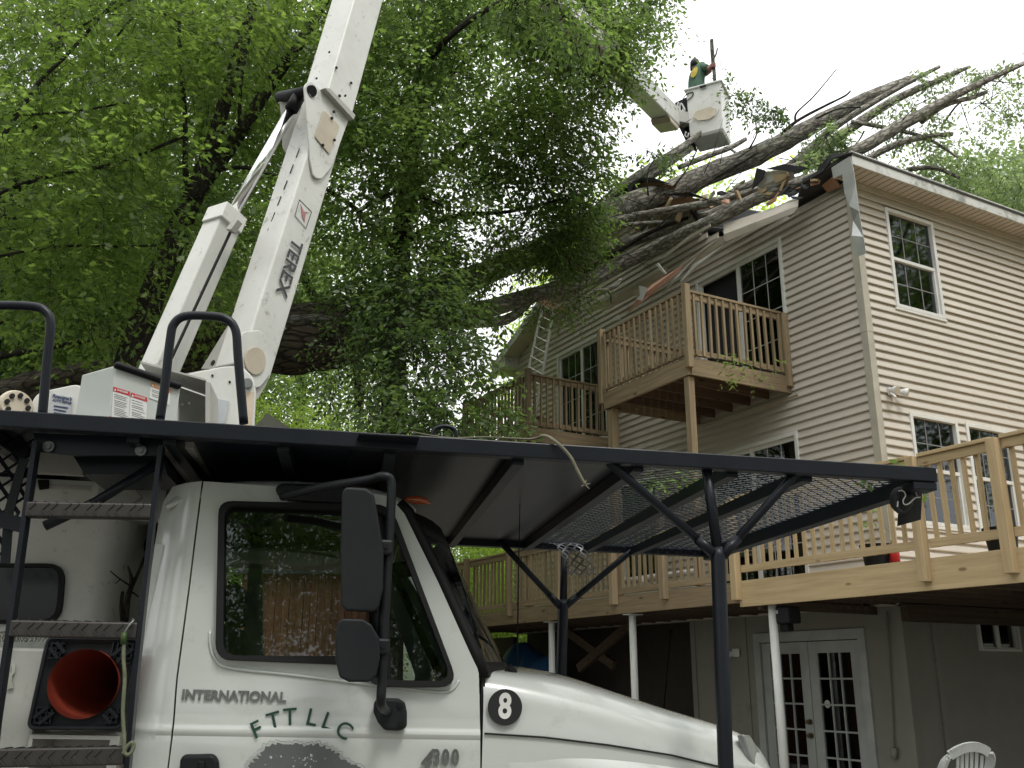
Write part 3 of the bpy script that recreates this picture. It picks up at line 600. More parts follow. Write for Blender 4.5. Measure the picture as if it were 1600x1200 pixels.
mat('shadow_gap',(.008,.008,.008),.8); mat('headlamp',(.30,.32,.33),.08,.2,coat=1)
glassmat('cab_glass',(.66,.72,.70),.0,.015)
truck=thing('bucket_truck','white bucket truck with black overhead platform, raised boom and a number 8 on its hood','truck',TK)
def tp(x,y,v): return TK.px(x,y,1,v)
def vf(w): return 0.0 if w<=.12 else (w-.12)*.11
def cp(x,y,off=0):
    v=0
    for _ in range(5): p=tp(x,y,v); v=vf(p.z)+off
    return tp(x,y,v)
def rounded(poly,r,n=5):                  # round the corners of a 2d polygon; r scalar or list
    out=[]; N=len(poly)
    for i,p in enumerate(poly):
        rr=r[i] if hasattr(r,'__len__') else r
        p=Vector(p); a=Vector(poly[i-1])-p; b=Vector(poly[(i+1)%N])-p
        if rr<=0: out.append(p); continue
        d=min(rr,a.length*.45,b.length*.45); s=p+a.normalized()*d; e=p+b.normalized()*d
        for k in range(n+1): t=k/n; out.append(s*(1-t)**2+p*2*t*(1-t)+e*t*t)
    return out
def side_panel(name,m,outer,holes,vfun,th,cuts_w=(),cuts_u=(),parent=None,bevel=0):
    # flat (u,w) outline with holes, tessellated, cut, curved by vfun and thickened along v
    rings=[[Vector((p[0],p[1],0)) for p in outer]]+[[Vector((p[0],p[1],0)) for p in h] for h in holes]
    tris=geometry.tessellate_polygon(rings); pts=[p for r_ in rings for p in r_]
    bm=bmesh.new(); vs=[bm.verts.new(p) for p in pts]
    for t in tris:
        try: bm.faces.new([vs[i] for i in t])
        except ValueError: pass
    for c in cuts_w: bmesh.ops.bisect_plane(bm,geom=bm.verts[:]+bm.edges[:]+bm.faces[:],plane_co=(0,c,0),plane_no=(0,1,0))
    for c in cuts_u: bmesh.ops.bisect_plane(bm,geom=bm.verts[:]+bm.edges[:]+bm.faces[:],plane_co=(c,0,0),plane_no=(1,0,0))
    bmesh.ops.recalc_face_normals(bm,faces=bm.faces[:])
    for v in bm.verts: u_,w_=v.co.x,v.co.y; v.co=Vector((u_,vfun(u_,w_),w_))
    if sum(f.normal.y*f.calc_area() for f in bm.faces)>0: bmesh.ops.reverse_faces(bm,faces=bm.faces[:])
    me=bpy.data.meshes.new(name); bm.to_mesh(me); bm.free()
    o=mk(name,me,m,parent); q=o.modifiers.new('t','SOLIDIFY'); q.thickness=abs(th); q.offset=-1 if th>0 else 1
    for p in me.polygons: p.use_smooth=True
    q=o.modifiers.new('es','EDGE_SPLIT'); q.split_angle=R(25)
    return o
def uw(pts,off=0): return [(c.x,c.z) for c in (cp(x,y,off) for x,y in pts)]
def crease(u,w): return vf(w)-.010*math.exp(-((w+.004)/.018)**2)-(.006 if w<-.02 else 0)*min(1,(-.02-w)/.02 if w<-.02 else 0)
seam=[(318,752),(309,820),(298,910),(286,1000),(278,1060),(272,1140),(268,1230)]
front=[(626,786),(640,806),(690,912),(740,1022),(748,1052),(750,1140),(750,1230)]
WB=-.95
doorp=uw(seam[:-1])+[(uw(seam[-2:-1])[0][0]-.01,WB),(uw(front[-1:])[0][0],WB)]+uw(front[::-1])+uw([(600,774),(540,766),(430,760)])
hole=rounded(uw([(343,786),(600,792),(618,812),(716,1074),(585,1074),(560,1040),(338,1031)]),[.05,.03,.05,.07,.05,.04,.05])
CW=[-.06,-.04,-.02,-.012,-.004,.004,.012,.02,.05,.12,.3,.5,.7]; CU=[-.8,-.6,-.4,-.2]
door=side_panel('door','truck_white',doorp,[hole],crease,.05,CW,CU,truck)
side_panel('window_seal','rubber',hole,[rounded([(q[0]*.985+hx*.015,q[1]) for q in [(0,0)]] if 0 else [tuple(Vector(p)+(Vector((-.5,.45))-Vector(p)).normalized()*.026) for p in [(h[0],h[1]) for h in hole]],0)],lambda u,w:vf(w)-.004,.03,[.12,.3,.5,.7],[],door)
side_panel('window_pane','cab_glass',hole,[],lambda u,w:vf(w)+.012,.004,[.12,.5],[],door)
# vertical divider of the vent glass and window run
MB().beam(cp(597,800,.004),cp(606,1070,.004),.018,.02).build('window_divider','rubber',door)
rear=uw([(318,752),(268,756),(250,776),(241,806),(232,860),(224,920)])+[(uw([(216,1000)])[0][0],uw([(216,1000)])[0][1]),(-1.145,-.2),(-1.15,WB),(-1.03,WB)]+uw(seam[:-1])[::-1]
side_panel('cab_corner','truck_white',[(u-(.006),w) for u,w in rear],[],lambda u,w:crease(u,w)+max(0,(-1.06-u))**2*6,.05,CW,[-1.06,-1.08,-1.1,-1.12,-1.14],truck)
# beads around the window base
bead,_=smooth_poly([cp(x,y,-.002) for x,y in ((328,985),(329,1010),(338,1032),(360,1044),(450,1054),(600,1072),(680,1081),(705,1078),(718,1062))],5,[.002,.008,.009,.009,.009,.009,.009,.008,.002])
MB().tube(bead,[.002]+[.006]*(len(bead)-2)+[.002],8).build('door_bead','truck_white',door,smooth=True)
# far side, back and roof of the cab
FV=2.03
def mir(o):
    c=o.copy(); c.data=o.data.copy(); COL.objects.link(c); c.scale=(1,-1,1); c.location=(0,FV,0); c.parent=truck; return c
far=mir(door); mir(door.children[1]) ; [c for c in door.children]
roofw=uw([(430,760)])[0][1]
rp=[]
usl=[-1.15,-1.10,-.9,-.6,-.40,-.30]; 
for u_,dz in ((-1.17,-.10),(-1.10,.0),(-.8,.03),(-.5,.03),(-.34,.0),(-.26,-.06)):
    rp.append([(u_,.085,roofw-.05+dz*.6),(u_,.10,roofw-.005+dz*.7),(u_,.18,roofw+.025+dz),(u_,.5,roofw+.05+dz),(u_,1.0,roofw+.055+dz),(u_,1.53,roofw+.05+dz),(u_,1.85,roofw+.025+dz),(u_,1.93,roofw-.005+dz*.7),(u_,1.945,roofw-.05+dz*.6)])
m=MB(); k=len(rp[0]); m.add([p for r_ in rp for p in r_],[(i*k+j,i*k+j+1,(i+1)*k+j+1,(i+1)*k+j) for i in range(len(rp)-1) for j in range(k-1)])
o=m.build('cab_roof','truck_white',truck,smooth=True); q=o.modifiers.new('s','SUBSURF'); q.levels=q.render_levels=2
q=o.modifiers.new('t','SOLIDIFY'); q.thickness=.02
MB().box((-1.185,.10,WB),(-1.15,1.93,.15)).box((-1.17,.16,.62),(-1.14,1.87,roofw-.06)).box((-1.19,.12,.15),(-1.15,.5,.62)).box((-1.19,1.5,.15),(-1.15,1.91,.62)).build('cab_back','truck_white',truck)
MB().box((-1.15,.06,-.75),(.15,1.97,-.70)).build('cab_floor','interior',truck)
MB().box((-1.148,.15,roofw-.05),(-.30,1.88,roofw-.03)).build('headliner','interior',truck)
for v0 in (.25,1.25):
    MB().box((-.95,v0,-.45),(-.45,v0+.5,-.25)).build('seat_cushion','seat',truck,bevel=.05); MB().prism([(-1.02,v0,-.3),(-.86,v0,-.3),(-.98,v0,.40),(-1.12,v0,.40)],(0,.5,0)).build('seat_back','seat',truck,bevel=.06,bseg=3)
    MB().prism([(-1.08,v0+.12,.40),(-.98,v0+.12,.40),(-1.0,v0+.12,.60),(-1.1,v0+.12,.60)],(0,.26,0)).build('head_rest','seat',truck,bevel=.04,bseg=3)
MB().prism([(-.22,.1,-.6),(-.28,.1,.08),(-.05,.1,.18),(.02,.1,.1),(.0,.1,-.6)],(0,1.83,0)).build('dashboard','interior',truck,bevel=.03)
m=MB(); cen=Vector((-.44,.5,.17)); ax=Vector((-.75,0,.66)).normalized(); a_=ax.orthogonal().normalized(); b_=ax.cross(a_)
ring=[cen+a_*math.cos(t)*.22+b_*math.sin(t)*.22 for t in np.linspace(0,2*math.pi,33)]; m.tube(ring,.016,8); m.tube([cen,cen-ax*.3],.03,8); m.tube([ring[4],ring[20]],.012,6); m.build('steering_wheel','rubber',truck,smooth=True)
# windshield with black surround
def shield(t,s,inset=0):
    a=cp(636,800); b=cp(758,1052); c=a.lerp(b,t); vv=c.y+.015+s*(FV-2*(c.y+.015)); x=2*s-1
    return Vector((c.x+.21*(1-abs(x)**2.4)-inset,vv,c.z+.01*(1-x*x)))
ss=[0,.01,.025,.05,.09,.15,.25,.4,.5,.6,.75,.85,.91,.95,.975,.99,1]; ts=[-.02,.06,.2,.4,.6,.8,.95,1.02]
m=MB(); n_=len(ss); m.add([shield(t,s) for t in ts for s in ss],[(i*n_+j,i*n_+j+1,(i+1)*n_+j+1,(i+1)*n_+j) for i in range(len(ts)-1) for j in range(n_-1)])
ws=m.build('windshield','cab_glass',truck,smooth=True)
m=MB()
def strip(m,A_,B_):
    n=len(A_); m.add(A_+B_,[(i,i+1,n+i+1,n+i) for i in range(n-1)])
strip(m,[shield(t,0,-.006) for t in ts],[shield(t,.03,-.006) for t in ts]); strip(m,[shield(-.02,s,-.006) for s in ss],[shield(.12,s,-.006) for s in ss]); strip(m,[shield(1.02,s,-.006) for s in ss],[shield(.93,s,-.006) for s in ss])
strip(m,[shield(t,1,-.006) for t in ts],[shield(t,.97,-.006) for t in ts])
o=m.build('windshield_seal','rubber',ws,smooth=True); q=o.modifiers.new('t','SOLIDIFY'); q.thickness=.012
pil=[cp(x,y,.012) for x,y in ((624,786),(638,800),(690,905),(742,1020),(758,1056))]; MB().tube(pil,[.02,.022,.022,.022,.02],8).build('pillar_seal','rubber',truck,smooth=True)
# visor above the door and clearance lamp
vis=[cp(x,y,-.004) for x,y in ((431,765),(440,758),(520,760),(556,766),(560,778),(552,788),(520,788),(450,784),(434,776))]
MB().prism(vis,(0,-.05,0)).build('rain_visor','black_plastic',truck,bevel=.012,bseg=3)
m=MB(); c=tp(651,781,.28); 
for k in range(1): m.tube([c+Vector((-.055,0,-.004)),c+Vector((-.035,0,.0)),c,c+Vector((.035,0,-.004)),c+Vector((.055,0,-.012))],[.004,.013,.018,.013,.004],12)
m.build('clearance_lamp','amber',truck,smooth=True)
# hood
st=[(760,1049,1052),(800,1044,1060),(850,1044,1072),(900,1056,1086),(960,1076,1103),(1040,1102,1124),(1100,1119,1139),(1140,1132,1150),(1166,1146,1163),(1180,1172,1188),(1190,1208,1215)]
sec=[]; vside=[.0,.0,.0,.0,.005,.015,.035,.07,.13,.19,.24]
for i,(x,yt,ys) in enumerate(st):
    pt=tp(x,yt,.42+vside[i]); u_=tp(x,yt,vside[i]+.17+.25*max(0,1-i/6)).x; a=vside[i]
    r_=ray(800,600)
    # shoulder height at this u on the side plane
    ps=tp(x,ys,a+.03); wsd=ps.z-.0
    if i<3: u_=[.005,.13,.26][i]
    low=WB if i<8 else -.32-.0*(i)
    wt=pt.z
    half=[(a,low),(a,-.30),(a-.004,-.08),(a+.002,wsd-.10),(a+.02,wsd-.03),(a+.07,wsd+.012),(a+.20,wsd+(wt-wsd)*.55+.01),(.42+a*.6,wt),(.72,wt+.012),(FV/2,wt+.015)]
    full=half+[(FV-v_,w_) for v_,w_ in half[:-1][::-1]]
    sec.append([(u_,v_,w_) for v_,w_ in full])
k=len(sec[0]); m=MB(); m.add([p for s_ in sec for p in s_],[(i*k+j,i*k+j+1,(i+1)*k+j+1,(i+1)*k+j) for i in range(len(sec)-1) for j in range(k-1)])
e=len(sec)-1; m.f.append(tuple(e*k+j for j in range(k)))
hood=m.build('hood','truck_white',truck,smooth=True); q=hood.modifiers.new('s','SUBSURF'); q.levels=q.render_levels=2
print('hood u',[round(s_[0][0],2) for s_ in sec])
MB().tube([tp(x,y,vv) for x,y,vv in ((757,1146,-.006),(850,1152,-.006),(950,1164,-.004),(1050,1180,.006),(1128,1199,.030),(1150,1208,.06))],.0035,6).build('hood_seam','shadow_gap',truck)
# fender bulge below the seam
fs_=[]; US=np.linspace(.10,sec[-1][0][0]-.03,14); NU=US[-1]
for u_ in US:
    t=(u_-.10)/(NU-.1); arch=math.sin(math.pi*min(1,max(0,(t-.12)/.86)))**.8 if .12<t<.98 else 0
    base=np.interp(u_,[s_[0][0] for s_ in sec],vside); pr=.008+.045*arch; top_=-.05-.13*t*t
    fs_.append([(u_,base+.006,top_),(u_,base-pr*.35,top_-.035),(u_,base-pr,top_-.10),(u_,base-pr,-.55),(u_,base,-.95)])
k=5; m=MB(); m.add([p for s_ in fs_ for p in s_],[(i*k+j,i*k+j+1,(i+1)*k+j+1,(i+1)*k+j) for i in range(len(fs_)-1) for j in range(k-1)])
o=m.build('fender','truck_white',truck,smooth=True); q=o.modifiers.new('s','SUBSURF'); q.levels=q.render_levels=2
MB().box((-.002,.02,WB),(.012,.05,.20)).build('door_gap','shadow_gap',truck)
hl=[tp(x,y,vv) for x,y,vv in ((1150,1148,.07),(1162,1150,.13),(1176,1172,.18),(1187,1210,.22),(1174,1212,.13),(1160,1180,.09))]
MB().prism(hl,(.02,-.02,.004)).build('headlight','headlamp',truck,bevel=.008,bseg=3)
# cowl bits, latch and antenna
MB().box((.01,.12,.13),(.12,1.9,.175)).build('cowl','rubber',truck,bevel=.01)
MB().beam(tp(786,1058,.18),tp(800,1040,.18),.025,.02).beam(tp(798,1042,.17),tp(804,1052,.17),.03,.02).build('hood_latch','rubber',truck)
MB().tube([tp(808,1052,.9),tp(810,900,.9),tp(813,762,.9)],[.004,.003,.0015],6).build('antenna','rubber',truck)
# mirrors
MV=-.30
arm=smooth_poly([tp(440,776,-.06),tp(500,762,-.15),tp(574,750,MV+.04),tp(598,744,MV),tp(611,752,MV),tp(611,790,MV),tp(606,880,MV),tp(600,980,MV),tp(597,1060,MV),tp(596,1100,MV+.02),tp(606,1112,-.05)],6)
ma=MB().tube(arm,.0155,12).build('mirror_arm','black_plastic',truck,smooth=True)
MB().tube([tp(596,860,MV+.02),tp(590,960,MV+.02),tp(588,1010,MV+.02)],.012,10).build('mirror_arm','black_plastic',truck,smooth=True)
def mirror(pts,label=None):
    P=[tp(x,y,MV-.055) for x,y in pts]; c=sum(P,Vector())/len(P); Q=[c+(p-c)*.93+Vector((0,.13,0)) for p in P]; n=len(P); m=MB()
    m.add(P+Q,[tuple(range(n)),tuple(range(n,2*n))]+[(i,(i+1)%n,n+(i+1)%n,n+i) for i in range(n)])
    return m.build('mirror_housing','black_plastic',ma,bevel=.022,bseg=4,smooth=True)
mirror([(534,768),(540,760),(572,762),(584,770),(592,810),(600,860),(599,920),(592,950),(584,957),(542,955),(533,948),(532,860)])
mirror([(527,972),(534,966),(568,967),(580,975),(593,996),(594,1028),(588,1056),(578,1066),(545,1066),(530,1058),(524,1030),(524,998)])
for (x,y) in ((603,858),(598,1012)):
    c=tp(x,y,MV); MB().box(c-Vector((.028,.03,.022)),c+Vector((.022,.025,.028))).build('mirror_clamp','black_plastic',ma,bevel=.008); 
    MB().disc(c+Vector((-.0,-.031,.004)),(0,-1,0),.007,10,.004).build('clamp_bolt','rubber',ma)
mb_=[tp(x,y,-.012) for x,y in ((584,1096),(592,1090),(622,1091),(632,1097),(635,1112),(635,1135),(626,1141),(600,1140),(590,1128),(583,1112))]
MB().prism(mb_,(0,-.045,0)).build('mirror_mount','black_plastic',truck,bevel=.01,bseg=3)
for x,y in ((625,1102),(626,1131),(591,1103)): MB().disc(tp(x,y,-.058),(0,-1,0),.009,12,.005).build('mount_bolt','rubber',truck)
# door handle
dh=[tp(x,y,-.012) for x,y in ((283,1187),(288,1178),(335,1177),(343,1186),(346,1230),(280,1230))]
hdl=MB().prism(dh,(0,-.03,0)).build('door_handle','black_plastic',truck,bevel=.012,bseg=3); MB().prism([tp(x,y,-.044) for x,y in ((310,1189),(320,1189),(320,1230),(310,1230))],(0,-.012,0)).build('handle_lever','rubber',hdl,bevel=.004)
# lettering on the door and hood
def letter(txt,x,y,hpx,m,off,ang=0,par=None,bold=0,shear=0,ext=.0008,wide=1,vv=None,name='lettering'):
    p=tp(x,y,off); sz=hpx/TK_px*1.38; me=text_mesh(txt,sz,ext,bold*sz,shear); o=mk(name,me,m,par or truck)
    a=R(ang); basis(o,(math.cos(a),0,math.sin(a)),(-math.sin(a),0,math.cos(a)),p)
    if wide!=1: o.scale=(wide,1,1)
    return o
TK_px=1500/3.5
o=letter('INTERNATIONAL',366,1088,14,'badge',-.004,-.3,door,bold=.035,ext=.002)
bb=o.dimensions; wpx=148/TK_px; sc_=wpx/max(v.co.x*2 for v in o.data.vertices); o.scale=(sc_,1,1)
for t_,x,y,a in (('F',401,1141,27),('T',428,1127,17),('T',453,1121,6),('L',487,1122,-9),('L',512,1128,-17),('C',537,1142,-32)): letter(t_,x,y,24,'letter_green',-.0045 if y<1140 else -.012,a,door,bold=.008)
o=letter('4',664,1190,30,'badge',-.017,0,door,bold=.03,shear=.35,ext=.002); o.scale=(.72,1,1)
for i_,(ch_,x_) in enumerate((('3',682),('0',696),('0',711))): o=letter(ch_,x_,1185,22,'badge',-.017,0,door,bold=.04,ext=.002); o.scale=(.72,1,1)
rs=random.Random(5); lc=(470,1222); P=[]; 
for k in range(150):
    t=2*math.pi*k/150; r_=1+.05*math.sin(3*t+1)+.05*math.sin(7*t)+.055*rs.uniform(-1,1); x=lc[0]+math.cos(t)*88*r_; y=lc[1]-math.sin(t)*62*r_*(1 if math.sin(t)>0 else .5); P.append(tp(x,y,-.0175))
MB().prism([p for p in P],(0,-.0008,0)).prism([tp(x,y,-.0175) for x,y in ((462,1240),(480,1240),(484,1300),(496,1310),(446,1310),(458,1300))],(0,-.0008,0)).build('tree_decal','logo_grey',door)
m=MB()
for k in range(34):
    x=lc[0]+rs.gauss(8,14) if k%2 else lc[0]+rs.gauss(-15,30); y=1180+abs(rs.gauss(10,9)); c=tp(x,y,-.0185); s=rs.uniform(.001,.004); m.disc(c,(0,-1,0),s,5,.0006,s*rs.uniform(.4,1.6))
m.build('tree_decal_gap','truck_white',door,kind='stuff')
m=MB(); Q=[]
for k in range(150):
    p=P[k]; c=tp(lc[0],lc[1],-.0175); q=c+(p-c)*1.07; Q.append(q)
m.tube(Q+[Q[0]],.0007,4,cap=False); m.build('decal_outline','logo_grey',door)
c8=tp(789,1105,-.012); st8=MB().disc(c8,(0,-1,0),.061,48,.0012).build('number_sticker','sticker_black',truck)
o=letter('8',789,1105,36,'label_white',-.0145,-.5,truck,bold=.03,ext=.0006); o.parent=st8; o.scale=(.8,1,1)
# ---------------------------------------------------------------- overhead platform
PV0,PV1=-.20,2.20
e0=tp(0,662,PV0); e1=tp(1458,738,PV0); WPL=(e0.z+e1.z)/2; UF=e1.x; UB=-2.6
print('platform w',e0.z,e1.z,'uf',UF)
H2=.028
MB().box((UB,PV0-.025,WPL-H2),(UF,PV0+.025,WPL+H2)).build('edge_beam','black_paint',truck,bevel=.004)
MB().box((UB,PV1-.03,WPL-H2),(UF,PV1+.03,WPL+H2)).build('edge_beam','black_paint',truck,bevel=.004)
MB().box((UF-.06,PV0+.026,WPL-.055),(UF-.005,PV1-.031,WPL+.02)).build('front_beam','black_paint',truck,bevel=.004)
MB().box((UF-.10,PV0-.02,WPL-.060),(UF-.002,PV0+.06,WPL-H2-.001)).build('corner_gusset','black_paint',truck,bevel=.004)
def un(x,y): return TK.px(x,y,2,WPL-H2)
US_=[un(1008,722).x,un(1161,730).x,un(1262,745).x]
ucm=[un(815,712).x]+US_; print('cross members u',ucm,'sheet',US_[0])
for u_ in (-2.3,-1.75,-1.25,-1.13,-.75,-.38)+tuple(ucm): MB().box((u_-.022,PV0+.026,WPL-.045),(u_+.022,PV1-.031,WPL+.005)).build('cross_member','black_paint',truck,bevel=.003)
for (ua,ub) in ((UB,-1.25),(-1.25,-.38),(-.38,ucm[0]),(ucm[0],US_[0])): MB().box((ua+.001,PV0+.026,WPL+.007),(ub-.001,PV1-.031,WPL+.013)).build('deck_plate','plate_paint',truck)
MB().prism([un(x,y)+Vector((0,0,.03)) for x,y in ((560,690),(655,695),(640,740),(590,800),(560,830),(500,830))],(0,0,-.004)).build('dark_patch','black_paint',truck)
MB().tube(smooth_poly([tp(x,y,.3) for x,y in ((676,682),(680,670),(696,666),(710,671),(713,684))],4),.009,8).build('grab_hoop','black_paint',truck,smooth=True)
# expanded metal
def expanded(u0,u1,v0,v1,w_,lu=.056,lv=.030,t=.0165,hgt=.0062):
    nu=int((u1-u0)/lu*2); nv=int((v1-v0)/lv); V=[];Fc=[]
    u=u0+np.arange(nu+1)*(u1-u0)/nu
    for j in range(nv+1):
        vc=v0+(v1-v0)*j/nv; zig=np.where((np.arange(nu+1)+j)%2==0,1,-1)*lv*.5
        a=len(V)
        for i in range(nu+1):
            y=vc+zig[i]; V.append((u[i],y-t/2,w_-hgt/2)); V.append((u[i],y+t/2,w_+hgt/2))
        for i in range(nu): Fc.append((a+2*i,a+2*i+2,a+2*i+3,a+2*i+1))
    return V,Fc
uu=[US_[0],US_[1],US_[2],UF-.03]
for a,b in zip(uu,uu[1:]):
    V,Fc=expanded(a+.02,b-.02,PV0+.03,PV1-.04,WPL+.008); o=MB().add(V,Fc).build('mesh_panel','galv_dark' if 0 else 'black_paint',truck,kind='stuff'); q=o.modifiers.new('t','SOLIDIFY'); q.thickness=.002
# torn curled corner of the mesh
m=MB(); V,Fc=expanded(0,.20,0,.34,0); base=un(855,848); 
def curl(p):
    t=p[1]/.34; a=t*2.2; return base+Vector((.00+p[0]*.8+.10*t,-.02-.10*math.sin(a)*.9+.03*math.sin(p[0]*30),-.10*(1-math.cos(a))*1.1+.0))
o=MB().add([curl(p) for p in V],Fc).build('torn_mesh','galv',truck,kind='stuff'); q=o.modifiers.new('t','SOLIDIFY'); q.thickness=.002
# front supports
def sup(v,top,joint,low,b1,b2,r1,r2):
    a=tp(*top,v); j=tp(*joint,v); l=tp(*low,v); d=(j-a).normalized()
    MB().tube([a,j],r1,14).build('support_post','black_paint',truck,smooth=True)
    MB().tube([j-d*.03,j,Vector((l.x,v,l.z)),Vector((l.x+(l.x-j.x)/max(.01,(j.z-l.z))*.6,v,l.z-.7))],[r1,r2,r2,r2],14).build('support_post','black_paint',truck,smooth=True)
    for (x0,y0),(x1,y1) in (b1,b2):
        p=tp(x0,y0,v); q=tp(x1,y1,v); dd=(q-p).normalized()
        MB().tube([p-dd*.02,p+dd*.03,q],[r1*.6,r1*.85,r1*.8],12).build('brace','black_paint',truck,smooth=True)
        MB().tube([q-dd*.07,q+dd*.02],[r1*.95,r1*1.05],10).build('weld_collar','black_paint',truck,smooth=True)
sup(-.18,(1102,716),(1122,868),(1134,1200),((940,712),(1112,862)),((1248,734),(1134,862)),.0195,.027)
vfar=2.15
sup(vfar,(882,856),(880,945),(877,1045),((783,848),(872,944)),((985,862),(887,944)),.022,.031)
# hoop handrails
for pts in ([(-55,648),(-52,520),(-46,492),(-28,480),(10,477),(52,479),(70,486),(79,505),(74,560),(66,652)],[(250,655),(258,600),(266,530),(272,506),(290,494),(330,494),(354,499),(368,516),(372,560),(381,662)]):
    P=smooth_poly([tp(x,y,.02) for x,y in pts],6); MB().tube(P,.0165,12).build('hoop_handrail','black_paint',truck,smooth=True)
    for (x,y) in (pts[0],pts[-1]):
        c=tp(x,y,.02); c.z=WPL+.03; MB().box(c-Vector((.045,.04,.004)),c+Vector((.045,.04,.004))).build('foot_plate','black_paint',truck); MB().disc(c+Vector((.03,-.02,.004)),(0,0,1),.009,6,.01).build('foot_bolt','galv',truck)
# climbing ladder behind the door
LV=-.14
lad_l=[tp(58,690,LV),tp(42,800,LV),tp(20,960,LV),tp(-5,1130,LV),tp(-16,1230,LV)]
lad_r=[tp(253,697,LV),tp(240,800,LV),tp(226,930,LV),tp(212,1060,LV),tp(197,1230,LV)]
for P in (lad_l,lad_r):
    m=MB()
    for p,q in zip(P,P[1:]): m.beam(p,q+(q-p).normalized()*.004,.05,.016,(1,0,0))
    m.build('ladder_stringer','black_paint',truck,bevel=.002)
m=MB()
for (xa,ya,xb,yb,h) in ((43,797,238,800,.050),(18,982,216,986,.052),(-2,1184,196,1180,.055)):
    a=tp(xa,ya,LV-.005); b=tp(xb,yb,LV-.005); d=(b-a).normalized(); r_=MB().box((0,0,0),(0,0,0)); r_=MB(); r_.beam(a,b,.05,h)
    rg=r_.build('ladder_rung','worn_steel',truck,bevel=.006)
    n=int((b-a).length/.034); m=MB()
    for k in range(n):
        c=a+d*(.02+k*.034)
        for s_,zo in ((1,.010),(-1,-.012)):
            off=Vector((.008*(k%2),-.0265,zo)); m.beam(c+off-d*.010-Vector((0,0,s_*.010)),c+off+d*.010+Vector((0,0,s_*.010)),.005,.006,(0,1,0))
        m.beam(c+Vector((0,-.02,h/2)),c+Vector((.008,.02,h/2)),.006,.006)
    m.build('tread_pattern','worn_steel',rg,kind='stuff')
# side channel with bolts, struts and guard behind the ladder
MB().prism([tp(x,y,-.10) for x,y in ((50,676),(254,684),(252,712),(120,712),(60,706))],(0,.012,0)).build('side_channel','plate_paint',truck,bevel=.003)
MB().prism([tp(x,y,.0) for x,y in ((112,708),(252,712),(262,742),(132,741))],(0,.3,0)).build('side_channel','black_paint',truck)
for (x,y) in ((76,698),(220,704)):
    c=tp(x,y,-.11); MB().disc(c,(0,-1,0),.019,20,.004).build('washer','galv',truck); MB().disc(c+Vector((0,-.004,0)),(0,-1,0),.010,6,.008).build('bolt_head','galv',truck)
MB().tube([tp(70,822,.0),tp(150,784,.0),tp(244,726,.0)],.018,10).build('strut','black_paint',truck,smooth=True)
MB().beam(tp(0,812,.0),tp(40,822,.0),.03,.05).build('strut','black_paint',truck)
MB().tube([tp(236,845,.9),tp(205,868,.9),tp(150,900,.9)],.02,8).build('hose','rubber',truck,smooth=True)
for (xa,ya,xb,yb) in ((262,690,305,752),(292,690,333,752)): MB().beam(tp(xa,ya,.0),tp(xb,yb,.9),.05,.05).build('under_channel','cabinet_grey',truck,bevel=.004)
MB().beam(tp(190,748,.5),tp(216,782,.5),.04,.035).build('under_channel','cabinet_grey',truck)
gp=[tp(x,y,.06) for x,y in ((-80,676),(54,676),(50,702),(28,716),(16,790),(10,862),(-80,862))]
u0=min(p.x for p in gp); w0=min(p.z for p in gp); w1=max(p.z for p in gp)
V,Fc=expanded(0,.30,0,w1-w0,0); 
def keep(q): return True
o=MB().add([(tp(20,800,.06).x-.30+p[0]+(.07*(p[1]/(w1-w0))),.06+p[2],w0+p[1]) for p in V],Fc).build('mesh_guard','black_paint',truck,kind='stuff'); q=o.modifiers.new('t','SOLIDIFY'); q.thickness=.002
MB().beam(tp(38,716,.05),tp(14,800,.05),.01,.03).beam(tp(14,800,.05),tp(8,880,.05),.01,.03).build('guard_edge','black_paint',truck)
MB().box((tp(-80,700,.3).x,.3,tp(0,735,.3).z),(tp(135,700,.3).x,.34,tp(0,700,.3).z)).build('body_sill','boom_grey',truck)
# white body panel with window, and grey tool cabinet
def body(x0,x1,yt,yb,v,name,m,depth,bev): 
    a=tp(x0,yt,v); b=tp(x1,yb,v); return MB().box((a.x,v,b.z),(b.x,v+depth,a.z)).build(name,m,truck,bevel=bev,bseg=5,smooth=False)
bd=MB(); A_=tp(-150,742,.55); B_=tp(186,742,.55); C_=tp(150,990,.55); u1=tp(196,860,.55).x; 
sec_=[(A_.x,.55),(u1-.12,.55),(u1-.05,.57),(u1-.012,.64),(u1,.74),(u1,1.6)]
V=[]; 
for z in (C_.z-.9,A_.z-.03,A_.z): V+=[(u_,v_,z) for u_,v_ in sec_]
n=len(sec_); o=MB().add(V,[(i*n+j,i*n+j+1,(i+1)*n+j+1,(i+1)*n+j) for i in range(2) for j in range(n-1)]+[tuple(range(2*n,3*n))]).build('body_box','boom_white',truck)
for p in o.data.polygons: p.use_smooth=len(p.vertices)==4
wo=rounded([(tp(x,y,.545).x,tp(x,y,.545).z) for x,y in ((-60,881),(104,881),(96,975),(-60,975))],.07)
side_panel('window_seal','rubber',wo,[[tuple(Vector(p)+(Vector((tp(20,925,.545).x,tp(20,925,.545).z))-Vector(p)).normalized()*.02) for p in wo]],lambda u,w:.548,.02,parent=o)
side_panel('window_pane','dark_glass',wo,[],lambda u,w:.5485,.004,parent=o)
side_panel('window_back','interior',wo,[],lambda u,w:.549,-.004,parent=o)
MB().prism([tp(x,y,.545) for x,y in ((59,750),(77,750),(77,764),(62,766))],(0,-.008,0)).build('panel_latch','rubber',truck,bevel=.003)
MB().box((A_.x,.545,A_.z-.006),(u1-.1,.549,A_.z+.012)).build('body_lip','truck_white',truck)
cb=MB(); a=tp(-120,1008,.05); b=tp(58,1100,.05); cb.box((a.x,.05,-1.0),(b.x,.5,a.z)); tc_=cb.build('tool_cabinet','cabinet_grey',truck,bevel=.01)
